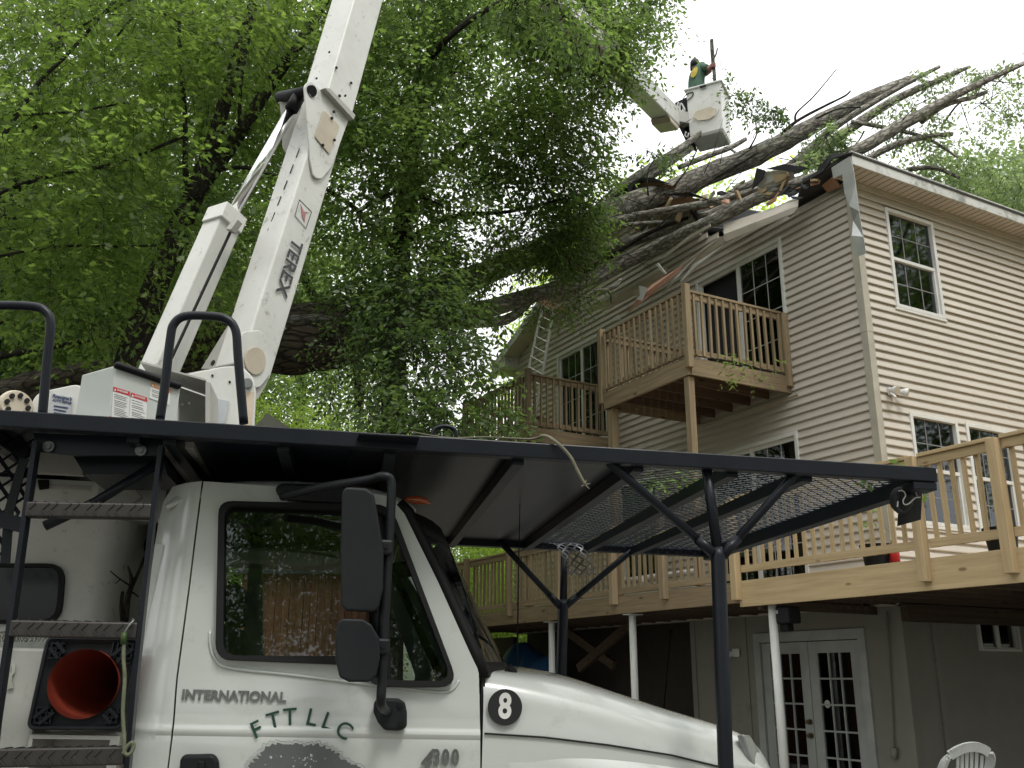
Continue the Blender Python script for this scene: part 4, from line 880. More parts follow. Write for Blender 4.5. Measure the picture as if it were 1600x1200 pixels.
lt=[tp(x,y,.046) for x,y in ((19,1037),(25,1038),(24,1050),(20,1056),(19,1066),(22,1075),(11,1077),(13,1072),(14,1058),(12,1053),(20,1050))]
MB().prism(lt,(0,-.006,0)).build('cabinet_latch','chrome',tc_)
tr=MB(); a=tp(46,1148,.02); b=tp(188,1148,.02); tr.box((a.x,.02,a.z-.012),(b.x,.30,a.z)).box((a.x,.02,a.z-.22),(a.x+.012,.3,a.z-.0121)).box((b.x-.03,.02,a.z-.22),(b.x,.3,a.z-.0121)).box((a.x,.28,-1),(b.x,.30,a.z-.0125)).build('cone_holder','cabinet_grey',truck)
CB_Z=a.z
# ---------------------------------------------------------------- chassis, wheels, rear body
MB().box((-4.2,.65,-.95),(.9,.75,-.72)).build('frame_rail','black_paint',truck); MB().box((-4.2,1.28,-.95),(.9,1.38,-.72)).build('frame_rail','black_paint',truck)
MB().box((.98,.15,-.95),(1.12,1.88,-.66)).build('front_bumper','black_paint',truck,bevel=.02)
def wheel(u_,v_):
    m=MB(); m.tube([(u_,v_-.12,-1.0),(u_,v_-.10,-1.0),(u_,v_+.10,-1.0),(u_,v_+.12,-1.0)],[.36,.40,.40,.36],32); w_=m.build('wheel','rubber',truck)
    MB().disc((u_,v_-.121,-1.0),(0,-1,0),.22,24,.02).build('rim','galv',w_)
for u_ in (.62,-3.2):
    for v_ in (.18,1.85): wheel(u_,v_)
# ================================================================ TURRET, BOOM, BUCKET (parts of the truck)
TI=TK.mat().inverted()
def T_(P): return TI@P
def tpart(mb,name,m,par=None,**kw):           # mesh given in world coordinates, stored in the truck's
    mb.v=[tuple(TI@Vector(v)) for v in mb.v]; return mb.build(name,m,par or truck,**kw)
DB0,DB1=4.9,5.35
def bx(x,y,t=None):                            # point on the boom's own slope: depth grows with height
    return at(x,y,DB0+(DB1-DB0)*(600-y)/600)
n_side=Vector((.85,-.53,0)).normalized()
axis0=(bx(560,0)-bx(400,590)).normalized()
n_side=(n_side-axis0*n_side.dot(axis0)).normalized(); n_und=n_side.cross(axis0).normalized()
if n_und.y>0: n_und=-n_und
def boxbeam(p,q,ws,wu,name,m,bev=.012,par=None,ws2=None,wu2=None):
    a=n_side*ws/2; b=n_und*wu/2; a2=n_side*(ws2 or ws)/2; b2=n_und*(wu2 or wu)/2
    mb=MB(); mb.add([p-a-b,p+a-b,p+a+b,p-a+b,q-a2-b2,q+a2-b2,q+a2+b2,q-a2+b2],[(0,1,2,3),(4,7,6,5),(0,4,5,1),(1,5,6,2),(2,6,7,3),(3,7,4,0)])
    return tpart(mb,name,m,par,bevel=bev,bseg=3)
# lower boom: axis through section centres read off the photograph
elbow=at(628,-240,5.7)
p0=bx(386,560); p1=bx(515,150); 
LB=boxbeam(bx(378,585),bx(512,160),.205,.215,'lower_boom','boom_white')
SL=boxbeam(bx(510,170),elbow,.225,.235,'boom_sleeve','boom_white')
def onside(x,y,off=.0):                        # point on the boom's camera-right face
    pl=(p0+p1)/2+n_side*(.205/2+off); r=ray(x,y); return EYE+r*((pl-EYE).dot(n_side)/r.dot(n_side))
def onund(x,y,off=.0):
    pl=(p0+p1)/2+n_und*(.215/2+off); r=ray(x,y); return EYE+r*((pl-EYE).dot(n_und)/r.dot(n_und))
# scuffs and scratches rubbed by branches
m=MB(); rs=random.Random(31)
for k in range(46):
    y=rs.uniform(20,560); xc=560-(y)*.285; f_=onund if rs.random()<.55 else onside
    x=xc+(rs.uniform(-52,-26) if f_ is onund else rs.uniform(2,30)); L=rs.uniform(2,9); an=rs.uniform(-.6,2.2); off=.0125 if y<165 else .0022
    a=f_(x,y,off); b=f_(x+math.cos(an)*L,y+math.sin(an)*L,off); m.beam(a,b,rs.uniform(.0015,.005),.0006,n_und if f_ is onund else n_side)
tpart(m,'scuff_marks','boom_grey',LB,kind='stuff')
# weld dashes along the edge
m=MB()
for k in range(11):
    y=232+k*25; x=468-(y-232)*.385; m.beam(onund(x,y,.002),onund(x-5.4,y+14,.002),.006,.004,n_und)
tpart(m,'weld_slot','rubber',LB,kind='stuff')
# cylinder and rod
def rectbeam(p,q,w1,w2,name,m,bev=.01,up_=None,par=None):
    mb=MB(); mb.beam(p,q,w1,w2,up_ or n_und); return tpart(mb,name,m,par,bevel=bev,bseg=3)
DC=4.85
CY=rectbeam(at(243,592,DC),at(352,342,DC+.12),.15,.15,'lift_cylinder','boom_white')
cax=(at(352,342,DC+.12)-at(243,592,DC)).normalized()
m=MB(); m.beam(at(268,560,DC-.10),at(363,356,DC+.02),.012,.012,n_und); tpart(m,'cylinder_groove','shadow_gap',CY)
rectbeam(at(346,356,DC+.10),at(356,333,DC+.125),.165,.165,'cylinder_head','boom_white',.008)
rectbeam(at(360,362,DC-.0),at(372,345,DC-.0),.05,.04,'cylinder_bracket','boom_grey',.005)
m=MB(); m.tube([at(358,345,DC+.12),at(463,158,DC+.22)],.034,20); tpart(m,'cylinder_rod','chrome',smooth=True)
m=MB(); m.tube([at(455,172,DC+.2),at(466,152,DC+.2)],.04,16); tpart(m,'rod_eye','rubber',smooth=True)
m=MB(); m.tube([at(436,152,DC+.32),at(488,142,DC+.1)],[.034,.034],16); tpart(m,'pin_housing','rubber',smooth=True)
m=MB(); m.prism([at(x,y,DC+.30) for x,y in ((435,148),(450,140),(470,150),(462,200),(447,240),(441,230),(440,190))],(0,.03,0)); tpart(m,'cylinder_lug','boom_grey',bevel=.004)
def plate(px,off,th,name,m,rr=.02,par=None,on=onside,nn=None,bev=.004):
    P=rounded([on(x,y,off) for x,y in px],rr); mb=MB(); mb.prism(P,(nn or n_side)*th); return tpart(mb,name,m,par,bevel=bev)
PLT=plate([(473,134),(484,126),(498,141),(543,187),(516,262),(500,281),(488,278),(483,255)],.012,.012,'side_plate','boom_white',.03)
plate([(505,172),(530,197),(514,242),(491,214)],.026,.006,'access_plate','boom_tan',.015,PLT)
plate([(498,141),(506,142),(546,183),(543,190)],.012,.05,'plate_rim','boom_grey',.004,PLT)
for x,y in ((521,175),(518,185),(522,219),(504,227),(530,150),(525,106),(548,130)): mb=MB(); mb.disc(onside(x,y,.034),n_side,.009,8,.008); tpart(mb,'bolt_head','rubber',PLT)
mb=MB(); mb.disc(onside(486,146,.024),n_side,.026,20,.006); tpart(mb,'pivot_pin','galv',PLT)
for x,y in ((495,123),(515,82),(540,150)): mb=MB(); mb.disc(onund(x,y,.012),n_und,.008,8,.006); tpart(mb,'rivet','rubber',SL)
# base plates of the boom
plate([(376,519),(405,516),(414,528),(420,585),(404,606),(382,606),(371,560)],.004,.012,'boom_foot','boom_white',.025)
FC=plate([(384,548),(398,540),(411,548),(415,565),(410,582),(397,588),(384,578),(380,563)],.017,.008,'foot_cap','boom_tan',.03)
plate([(395,604),(418,585),(412,602),(398,625),(388,625)],-.02,.02,'boom_foot','boom_grey',.01)
mb=MB(); mb.prism([onund(x,y,.0) for x,y in ((352,520),(383,470),(392,520),(376,560),(352,580),(316,578))],n_und*.012); tpart(mb,'boom_foot','boom_grey',bevel=.004)
for x,y,r_ in ((333,567,.016),(352,563,.018),(361,548,.009),(366,487,.010)): mb=MB(); mb.disc(onund(x,y,.0125),n_und,r_,14,.003); tpart(mb,'lightening_hole','shadow_gap',LB)
# maker's mark and lettering on the side
ax_d=-(p1-p0).normalized()
yt_=ax_d.cross(n_side); yt_=n_side.cross(ax_d)
def side_text(txt,x,y,hh,m,wide,bold):
    me=text_mesh(txt,hh*1.38,.0006,bold*hh); o=mk('lettering',me,m,LB); P=T_(onside(x,y,.003)); xv=TI.to_3x3()@ax_d; yv=TI.to_3x3()@yt_
    basis(o,xv,yv,P); L=max(v.co.x for v in me.vertices)-min(v.co.x for v in me.vertices); s=wide/L
    for v in me.vertices: v.co.x*=s
    return o
mat('letter_grey',(.045,.047,.055),.5)
side_text('TEREX',452,417,.088,'letter_grey',.375,.022)
dm=[onside(x,y,.003) for x,y in ((468,312),(487,331),(478,357),(461,337))]
mb=MB(); 
for i in range(4): mb.beam(dm[i],dm[(i+1)%4],.003,.002,n_side)
tpart(mb,'maker_mark','letter_grey',LB)
mat('faded_red',(.45,.2,.2),.6)
c_=sum(dm,Vector())/4
mb=MB(); mb.prism([c_+(d-c_)*.72*k for d,k in zip([dm[0],(dm[0]+dm[1])/2,dm[1],c_+(dm[1]-c_)*.4,dm[2],(dm[2]+dm[3])/2],[1,.4,1,1,.8,.5])],n_side*.0008); tpart(mb,'maker_mark','faded_red',LB)
# upper boom to the bucket
be=at(1046,184,16.7)
d2=(be-elbow).normalized()
s2=d2.cross(Vector((0,0,1))).normalized(); u2=s2.cross(d2)
mb=MB(); mb.add([elbow+s2*i*.09+u2*j*.10 for i,j in ((-1,-1),(1,-1),(1,1),(-1,1))]+[be+s2*i*.19+u2*j*.20 for i,j in ((-1,-1),(1,-1),(1,1),(-1,1))],[(0,1,2,3),(4,7,6,5),(0,4,5,1),(1,5,6,2),(2,6,7,3),(3,7,4,0)]); UBm=tpart(mb,'upper_boom','boom_white',bevel=.03,bseg=3)
mb=MB(); mb.prism([be-d2*1.3-u2*.20-s2*.18,be-d2*1.15-u2*.29-s2*.18,be-d2*.25-u2*.31-s2*.18,be-u2*.20-s2*.18],s2*.36); tpart(mb,'boom_tip','boom_tan',bevel=.02)
mb=MB(); mb.tube([elbow+n_side*.3,elbow-n_side*.3],.22,20); tpart(mb,'elbow_joint','boom_grey')
# bucket
NB=at(1130,204,16.5); zb=NB.z
def hz(x,y,z): return WD.px(x,y,2,z)
b_l=hz(1078,217,zb); b_r=hz(1143,229,zb); 
e_l=(b_l-NB); e_r=(b_r-NB); print('bucket sides',e_l.length,e_r.length,'z',zb,'angle',math.degrees(e_l.angle(e_r)))
dl=e_l.normalized(); dr=(e_r-dl*e_r.dot(dl)).normalized(); Wl=e_l.length; Wr=.62
HBk=1.05; tpz=NB+ZZ*HBk
# height from top pixel
def vtop(x,y,P): r=ray(x,y); k=(Vector((P.x,P.y,0))-Vector((0,0,0))).length/Vector((r.x,r.y,0)).length; return EYE.z+r.z*k
zt=vtop(1126,126,NB); HBk=zt-zb; print('bucket height',HBk)
def bk(l,r,z,g=0): return NB-(dl+dr)*g*0+dl*l+dr*r+ZZ*z
fl_=.03
def ring(l0,l1,r0,r1,z): return [bk(l0,r0,z),bk(l1,r0,z),bk(l1,r1,z),bk(l0,r1,z)]
rings=[ring(.03,Wl-.03,.03,Wr-.03,0),ring(-.0,Wl,0,Wr,.06),ring(-.02,Wl+.02,-.02,Wr+.02,HBk-.07),ring(-.02,Wl+.02,-.02,Wr+.02,HBk-.05),ring(-.055,Wl+.055,-.055,Wr+.055,HBk-.045),ring(-.055,Wl+.055,-.055,Wr+.055,HBk),ring(0.0,Wl-.0,.0,Wr-.0,HBk),ring(.03,Wl-.03,.03,Wr-.03,.03)]
mb=MB(); V=[p for r_ in rings for p in r_]; mb.add(V,[(0,1,2,3)]+[(4*i+j,4*i+(j+1)%4,4*i+4+(j+1)%4,4*i+4+j) for i in range(len(rings)-1) for j in range(4)]+[tuple(4*(len(rings)-1)+j for j in range(4))])
BK=tpart(mb,'bucket','boom_white',bevel=.025,bseg=3)
for p in BK.data.polygons: p.use_smooth=False
# step recess on the near face (spanned by dl and z, facing -dr)
hexa=[(Wl-.08-x*Wl,z) for x,z in ()]
def nf(x,y,off): pl=NB-dr*(.015+off); r=ray(x,y); return EYE+r*((pl-EYE).dot(dr)/r.dot(dr))
hx=[nf(x,y,.004) for x,y in ((1083,184),(1087,174),(1108,167),(1120,170),(1117,181),(1108,187),(1091,189))]
mb=MB(); mb.prism(hx,-dr*.012); tpart(mb,'step_recess','boom_tan',BK,bevel=.01)
mb=MB(); mb.tube([nf(x,y,.03) for x,y in ((1081,183),(1086,188),(1092,191),(1108,189),(1119,181),(1124,171))],.008,6); tpart(mb,'step_rim','boom_grey',BK)
mb=MB(); mb.prism([nf(x,y,.05) for x,y in ((1093,134.5),(1103,132),(1103,136),(1094,138.5))],-dr*.004); tpart(mb,'bucket_label','rubber',BK)
# control gear between boom and bucket
lc_=bk(Wl+.06,Wr*.4,0)
mb=MB(); mb.prism([nf(x,y,-.15) for x,y in ((1054,160),(1075,150),(1078,200),(1083,228),(1072,222),(1064,205),(1056,190))],dr*.3); tpart(mb,'control_pack','rubber',bevel=.02)
mb=MB(); mb.beam(be-d2*.1,bk(Wl*.9,Wr*.5,.55),.2,.25); tpart(mb,'bucket_bracket','boom_grey',bevel=.01)
rs=random.Random(11); mb=MB()
P=[nf(x,y,.02) for x,y in ((1058,200),(1066,160),(1072,148),(1082,144),(1082,150),(1072,158),(1062,162),(1060,170),(1068,172),(1070,164))]
mb.tube(smooth_poly(P,5),.010,6); tpart(mb,'hydraulic_hose','rubber',smooth=True)
mat('rope_white',(.6,.6,.58),.8)
for q in ([(1060,160),(1058,170),(1064,176),(1068,168),(1063,162),(1062,180)],[(1066,164),(1070,172),(1064,174),(1059,166)],[(1072,206),(1070,212),(1074,214),(1076,208)]): mb=MB(); mb.tube(smooth_poly([nf(x,y,.05) for x,y in q],4),.017,6); tpart(mb,'tied_rope','rope_white',smooth=True)

mb=MB(); mb.tube([nf(x,y,.06) for x,y in ((1054,206),(1066,195),(1080,186))],.006,5); tpart(mb,'control_cable','rubber')
mb=MB()
for k in range(3): c=bk(-.075,.15+.17*k,HBk-.02); mb.tube([c+Vector((math.cos(t)*.04,math.sin(t)*.01,math.sin(t)*.04-.03)) for t in np.linspace(0,6.28,9)],.008,5)
tpart(mb,'tool_hook','boom_grey',BK,kind='stuff')
# ---------------------------------------------------------------- turret
VT=.55
def tz(x,y,v): return tp(x,y,v)
def tprism(px,v,th,name,m,rr=0,par=None,bev=.006):
    P=rounded([tp(x,y,v) for x,y in px],rr) if rr else [tp(x,y,v) for x,y in px]
    return MB().prism(P,(0,th,0)).build(name,m,par or truck,bevel=bev,bseg=3)
tprism([(255,592),(350,572),(378,572),(396,590),(400,612),(394,720),(250,720)],1.15,.03,'turret_cheek','boom_white',.03)
tprism([(262,588),(340,574),(360,590),(360,720),(260,720)],1.75,.03,'turret_cheek','boom_grey',.03)
mb=MB(); mb.disc(tp(387,600,1.14),(0,-1,0),.024,20,.02); mb.build('turret_pin','galv',truck)
for x,y in ((332,587),(359,597)): MB().disc(tp(x,y,1.149),(0,-1,0),.006,10,.004).build('bolt_hole','rubber',truck)
tprism([(337,622),(358,626),(352,662),(332,662)],1.14,.004,'worn_label','label_grey')
tprism([(383,612),(397,612),(393,665),(376,665)],1.146,.002,'rust_stain',mat('rust_stain',(.50,.30,.18),.7,col2=(.60,.52,.42),ns=6))
# open grey box
bxo=MB(); q0=tp(232,588,.75); q1=tp(334,626,.75); q2=tp(334,664,.75)
bxo.prism([tp(232,588,.8),tp(334,624,1.0),tp(334,700,1.0),tp(232,700,.8)],(0,.02,0)).prism([tp(334,624,1.0),tp(334,700,1.0),tp(334,700,1.0)+Vector((.02,.0,0)),tp(334,624,1.0)+Vector((.02,0,0))],(0,-.28,0))
bxo.prism([tp(232,586,.8),tp(334,622,1.0),tp(334,622,1.0)-Vector((0,.28,0)),tp(232,586,.8)-Vector((0,.18,0))],(0,0,.008)); bxo.build('valve_box','boom_grey',truck)
for x,y in ((285,632),(296,630)): MB().disc(tp(x,y,.90),(0,-1,0),.006,10,.003).build('light_hole','label_white',truck)
tprism([(262,618),(278,622),(277,662),(262,662)],.74,.05,'valve_block','boom_white',.01)
# white cabinet with danger labels: left face and right face meeting at px x=183
K=tp(182,570,.52); zt_=K.z; zb_=WPL-.2
L0=tp(132,575,.52); 
ccor=Vector((K.x,.52,0)); dlv=Vector((-.55,.55,0)).normalized(); drv=Vector((.80,.32,0)).normalized()
cab_=MB(); W1=.26; W2=.27
c0=Vector((K.x,.52,zb_)); c1=c0+dlv*W1; c2=c0+drv*W2; c3=c1+drv*W2
hh=zt_-zb_; cab_.add([c0,c2,c3,c1,c0+ZZ*hh,c2+ZZ*(hh-.05),c3+ZZ*(hh-.05),c1+ZZ*hh],[(0,1,2,3),(4,7,6,5),(0,4,5,1),(1,5,6,2),(2,6,7,3),(3,7,4,0)])
CAB=cab_.build('turret_cabinet','truck_white',truck,bevel=.006)
MB().beam(c0+ZZ*(hh+.0)-drv*.01,c2+ZZ*(hh-.05),.05,.03).build('lid_seal','rubber',CAB,bevel=.015,bseg=3)
nfc=drv.cross(ZZ).normalized()
if nfc.y>0: nfc=-nfc
def fp(x,y,off): n=nfc; r=ray(x,y); pl=TK.mat()@(c0+nfc*off); nw=(TK.mat().to_3x3()@nfc); return T_(EYE+r*((pl-EYE).dot(nw)/r.dot(nw)))
def quadlab(pts,off,name,m,th=.0008): return MB().prism([fp(x,y,off) for x,y in pts],nfc*th).build(name,m,CAB)
def lab(x0,y0,x1,slope,h,head,hm,txt):
    # label: x0..x1 at top y0, height h px
    P=lambda x,dy:(x,y0+(x-x0)*slope+dy)
    quadlab([P(x0,0),P(x1,0),P(x1-2,h),P(x0-3,h)],.002,'label','label_white')
    quadlab([P(x0,0),P(x1,0),P(x1,head),P(x0-.5,head)],.0032,'label_header',hm)
    me=text_mesh(txt,.021,.0003,.0006); o=mk('lettering',me,'label_white',CAB); c=fp((x0+x1)/2+1.5,y0+(x1-x0)/2*slope+head/2,.0045); X=(fp(x1,y0+(x1-x0)*slope,.0045)-fp(x0,y0,.0045)); basis(o,X,ZZ,c); s=X.length*.66/(max(v.co.x for v in me.vertices)*2); o.scale=(s,s,1)
    a=fp(x0+3,y0+3*slope+head*.55,.0045); Xn=X.normalized(); MB().prism([a-Xn*.005-ZZ*.005,a+Xn*.005-ZZ*.005,a+ZZ*.005],nfc*.0004).build('warning_triangle','label_white',CAB)
    m=MB(); rr=random.Random(int(x0)); dy=head+4
    while dy<h-4:
        w_=(x1-x0-5)*rr.uniform(.7,1); m.prism([fp(*P(x0+1.5,dy),.0032),fp(*P(x0+1.5+w_,dy),.0032),fp(*P(x0+1.5+w_,dy+.8),.0032),fp(*P(x0+1.5,dy+.8),.0032)],nfc*.0003); dy+=2.6 if rr.random()>.2 else 4
    m.build('fine_print','logo_grey',CAB,kind='stuff')
lab(177,604,203,.30,49,7,'label_red','DANGER'); lab(204.5,613,230,.32,44,7,'label_red','DANGER'); lab(171,650,200,.28,30,7,'label_red','DANGER')
lab(236,597,267,.34,26,7,'label_orange','WARNING')
# turret side panel with repair-shop plate, bolted end housing
tprism([(46,660),(50,625),(62,612),(130,598),(128,720),(46,720)],.95,.25,'turret_panel','boom_white',.05)
pl_=tprism([(80,615),(113,621),(109,664),(75,660)],.935,.006,'shop_plate','label_grey',bev=0)
for i,(tx,hpx) in enumerate((("Roesigne's",6.0),('AUTO REPAIR',4.0))):
    me=text_mesh(tx,hpx/330*1.3,.0004,.0005,.1 if i==0 else 0); o=mk('lettering',me,'navy',pl_); p=tp(97,621+i*6.5,.933); basis(o,(1,0,-.14),(0,0,1),p); s=.085/(max(v.co.x for v in me.vertices)*2); o.scale=(s,min(s*1.4,1),1)
m=MB()
for i in range(5):
    a=tp(84,634+i*5.4,.933); b=tp(106-(i%2)*3,637.5+i*5.4,.933); m.beam(a,b,.001,.006)
m.build('fine_print','navy',pl_,kind='stuff')
hsg=MB(); c=tp(27,633,.85); cdir=Vector((.55,-.8,.1)).normalized(); hsg.tube([c-cdir*.5,c-cdir*.02,c],[.075,.075,.065],24); HG=hsg.build('rotation_motor','boom_tan',truck,smooth=False)
a_=cdir.orthogonal().normalized(); b_=cdir.cross(a_)
for k in range(8):
    t=k*math.pi/4; MB().disc(c+a_*math.cos(t)*.045+b_*math.sin(t)*.045,cdir,.011,8,.012).build('housing_bolt','rubber',HG)
MB().box((-2.7,1.0,WPL-.24),(-.55,1.9,WPL-.06)).build('subframe','black_paint',truck)
MB().tube([(-.85,1.3,WPL-.25),(-.85,1.3,WPL+.05)],.3,32).build('turntable','boom_grey',truck)
# ================================================================ TREES
leafmat('leaf_near',(.045,.085,.022),(.15,.21,.06),.58,(1.0,1.0,.66))
leafmat('leaf_mid',(.038,.072,.022),(.125,.18,.055),.56,(1.0,1.0,.7))
leafmat('leaf_dark',(.034,.062,.022),(.095,.145,.045),.42,(1.0,1.0,.65))
leafmat('leaf_far',(.055,.095,.03),(.15,.21,.07),.5,(1.0,1.02,.6))
leafmat('leaf_bright',(.17,.26,.065),(.40,.48,.17),.55,(1.0,1.0,.6))  # leaf colour raised to carry light in the gap under the trunk
leafmat('leaf_pale',(.10,.15,.065),(.20,.26,.12),.42,(1.0,1.0,.75))
barkmat('bark_dark',(.018,.016,.013),(.055,.048,.038),10)
barkmat('bark_fallen',(.17,.155,.13),(.46,.435,.385),9,(.52,.53,.47))
barkmat('bark_old',(.020,.017,.013),(.085,.070,.052),5)
barkmat('bark_grey',(.07,.066,.058),(.17,.165,.15),8)
SH_MAPLE=np.array([(0,0),(.18,-.10),(.46,-.30),(.44,-.12),(.80,-.24),(.70,-.07),(1.0,0),(.70,.07),(.80,.24),(.44,.12),(.46,.30),(.18,.10)])
SH_OVAL=np.array([(0,0),(.25,-.19),(.6,-.22),(1.0,0),(.6,.22),(.25,.19)])
SH_LONG=np.array([(0,0),(.3,-.13),(.65,-.13),(1.0,0),(.65,.13),(.3,.13)])
def nrm(a): return a/np.maximum(1e-9,np.linalg.norm(a,axis=-1,keepdims=True))
def vnoise(P,s,seed):
    r=np.random.default_rng(seed); out=0
    for k in range(6):
        d=nrm(r.normal(size=3))*s*(1.0+.55*k); out=out+np.sin(P@d+r.uniform(0,6.28))/(1+.35*k)
    return out/3.0
def leaves(lobes,nspray,per=12,size=.085,length=.55,seed=1,shell=.55,clump=.0,cs=1.6,droop=.25,flat=.35,cull=None):
    """leaf centres, directions and sides for flat leafy sprays spread through ellipsoid lobes"""
    r=np.random.default_rng(seed); W_=np.array([l[1][0]*l[1][1]*l[1][2] for l in lobes])**(2/3.); W_/=W_.sum()
    n=int(nspray*(1+clump*.9)); li=r.choice(len(lobes),n,p=W_)
    C_=np.array([l[0] for l in lobes])[li]; Rr=np.array([l[1] for l in lobes])[li]
    d=nrm(r.normal(size=(n,3))); rad=r.uniform(shell**3,1,n)**(1/3.)
    P=C_+d*Rr*rad[:,None]*(1+.22*vnoise(d*3+C_,1.4,seed+5))[:,None]
    if clump>0: k=vnoise(P,cs,seed+9)>-.9+clump*.9; P,d=P[k],d[k]
    if cull is not None: k=cull(P); P,d=P[k],d[k]
    n=len(P); ax=d*np.array([1,1,.35])+r.normal(size=(n,3))*.45; ax[:,2]-=droop; ax=nrm(ax)
    up_=np.tile([0,0,1.0],(n,1))+r.normal(size=(n,3))*flat; sd_=nrm(np.cross(up_,ax)); nn=np.cross(ax,sd_)
    t=(np.arange(per)+.5)/per; sg=np.where(np.arange(per)%2==0,1,-1)
    L=length*r.uniform(.6,1.2,n)
    cen=P[:,None,:]+ax[:,None,:]*(L[:,None]*t[None])[:,:,None]+sd_[:,None,:]*(sg[None]*L[:,None]*.10*(1.2-t)[None])[:,:,None]-np.array([0,0,1.0])*(L[:,None]*t[None]**2*.25)[:,:,None]
    cen=cen+r.normal(size=cen.shape)*length*.045
    X=ax[:,None,:]*.55+sd_[:,None,:]*sg[None,:,None]*.85+r.normal(size=cen.shape)*.30; X[:,:,2]-=.25; X=nrm(X)
    N_=nn[:,None,:]+r.normal(size=cen.shape)*.42; Y=nrm(np.cross(N_,X)); S=size*r.uniform(.5,1.35,cen.shape[:2])
    tw=(P,ax,L)
    return cen.reshape(-1,3),X.reshape(-1,3),Y.reshape(-1,3),S.reshape(-1),tw
def leaf_me(name,data,shape,fold=.12):
    cen,X,Y,S,tw=data; n=len(cen); k=len(shape); N_=np.cross(X,Y)
    V=cen[:,None,:]+S[:,None,None]*(X[:,None,:]*shape[None,:,0,None]+Y[:,None,:]*shape[None,:,1,None]-N_[:,None,:]*(fold*np.abs(shape[None,:,1,None])*1.6+.10*shape[None,:,0,None]**2))
    me=bpy.data.meshes.new(name); me.vertices.add(n*k); me.vertices.foreach_set('co',V.reshape(-1).astype(np.float32))
    me.loops.add(n*k); me.loops.foreach_set('vertex_index',np.arange(n*k,dtype=np.int32)); me.polygons.add(n); me.polygons.foreach_set('loop_start',np.arange(0,n*k,k,dtype=np.int32)); 

    me.update(calc_edges=True); me.validate(); return me
def bark_tube(name,pts,rad,m,parent,n=14,rough=.06,seed=0,sub=5,inv=None,ridge=0):
    P,rr=smooth_poly(pts,sub,rad); V=[];UV=[];prev=None;ln=0; seg=len(P)
    for i,p in enumerate(P):
        d=(P[min(i+1,seg-1)]-P[max(i-1,0)]).normalized()
        a=d.orthogonal().normalized() if prev is None else (prev-d*prev.dot(d)).normalized(); prev=a; b=d.cross(a)
        if i: ln+=(P[i]-P[i-1]).length
        for k in range(n+1):
            t=2*math.pi*(k%n)/n; q=Vector((math.cos(t)*1.7+seed,math.sin(t)*1.7,ln*1.5/max(.25,rr[i]*5)))
            r_=rr[i]*(1+rough*2*mnoise.noise(q)+rough*mnoise.noise(q*3.1)+ridge*abs(mnoise.noise(Vector((math.cos(t)*5+seed,math.sin(t)*5,ln*.7)))))
            w_=p+(a*math.cos(t)+b*math.sin(t))*r_; V.append(tuple(inv@w_) if inv else tuple(w_)); UV.append((k/n*2*math.pi*rr[i]*2.4,ln*.75))
    Fc=[(i*(n+1)+k,i*(n+1)+k+1,(i+1)*(n+1)+k+1,(i+1)*(n+1)+k) for i in range(seg-1) for k in range(n)]
    Fc.append(tuple(range(n))[::-1]); Fc.append(tuple((seg-1)*(n+1)+k for k in range(n)))
    me=bpy.data.meshes.new(name); me.from_pydata(V,[],Fc); uv=me.uv_layers.new(name='uv')
    li=np.zeros(len(me.loops),dtype=np.int32); me.loops.foreach_get('vertex_index',li); uv.data.foreach_set('uv',np.array(UV,dtype=np.float32)[li].reshape(-1)); me.update()
    return mk(name,me,m,parent,smooth=True)
def lob(x,y,d,r,rz=None,ry=None): c=at(x,y,d); return (np.array(c),np.array([r,ry or r,rz or r*.8]))
def crown(name,tree,lobes,m,shape,inv=None,twigs=True,bark='bark_dark',**kw):
    dat=leaves(lobes,**kw)
    if inv is not None: o_=np.array(inv.translation); dat=(dat[0]-o_,)+dat[1:]
    o=mk(name,leaf_me(name,dat,shape),m,tree)
    if twigs:
        P,ax,L=dat[4]; sel=np.arange(0,len(P),1)
        if inv is not None: P=P-np.array(inv.translation)
        mb=MB(); nvs=[]; a=P-ax*.12; b=P+ax*L[:,None]*.5-np.array([0,0,1])*(L[:,None]*.06); c=P+ax*L[:,None]-np.array([0,0,1])*(L[:,None]*.25)
        s=nrm(np.cross(ax,[0,0,1.0])); n=len(P); u=np.cross(s,ax)
        V=np.stack([a-s*.004,a+s*.004,a+u*.005,b-s*.0025,b+s*.0025,b+u*.003,c],1).reshape(-1,3)
        base=(np.arange(n)*7)[:,None,None]; T_f=np.array([[0,1,4],[0,4,3],[1,2,5],[1,5,4],[2,0,3],[2,3,5],[3,4,6],[4,5,6],[5,3,6]])[None]
        T_f=(base+T_f).reshape(-1); me=bpy.data.meshes.new('twigs'); me.vertices.add(len(V)); me.vertices.foreach_set('co',V.reshape(-1).astype(np.float32)); me.loops.add(len(T_f)); me.loops.foreach_set('vertex_index',T_f.astype(np.int32)); me.polygons.add(len(T_f)//3); me.polygons.foreach_set('loop_start',np.arange(0,len(T_f),3,dtype=np.int32)); me.update(calc_edges=True)
        mk('twigs',me,bark,tree,kind='stuff')
    return o
def tree_at(name,label,x,d,group=None,cat='tree'):
    p=at(x,1000,d); t=thing(name,label,cat,group=group); t.location=(p.x,p.y,0); return t,Matrix.Translation((p.x,p.y,0))
def limb(tree,M_,pts,m='bark_dark',name='branch',n=10,seed=0,**kw):
    # pts: photo x, y, depth, thickness in photo pixels
    P=[at(x,y,d) for x,y,d,_ in pts]; rr=[w_*d/F/2*1.02 for x,y,d,w_ in pts]
    return bark_tube(name,P,rr,m,tree,n=n,seed=seed,inv=M_.inverted() if M_ else None,**kw)
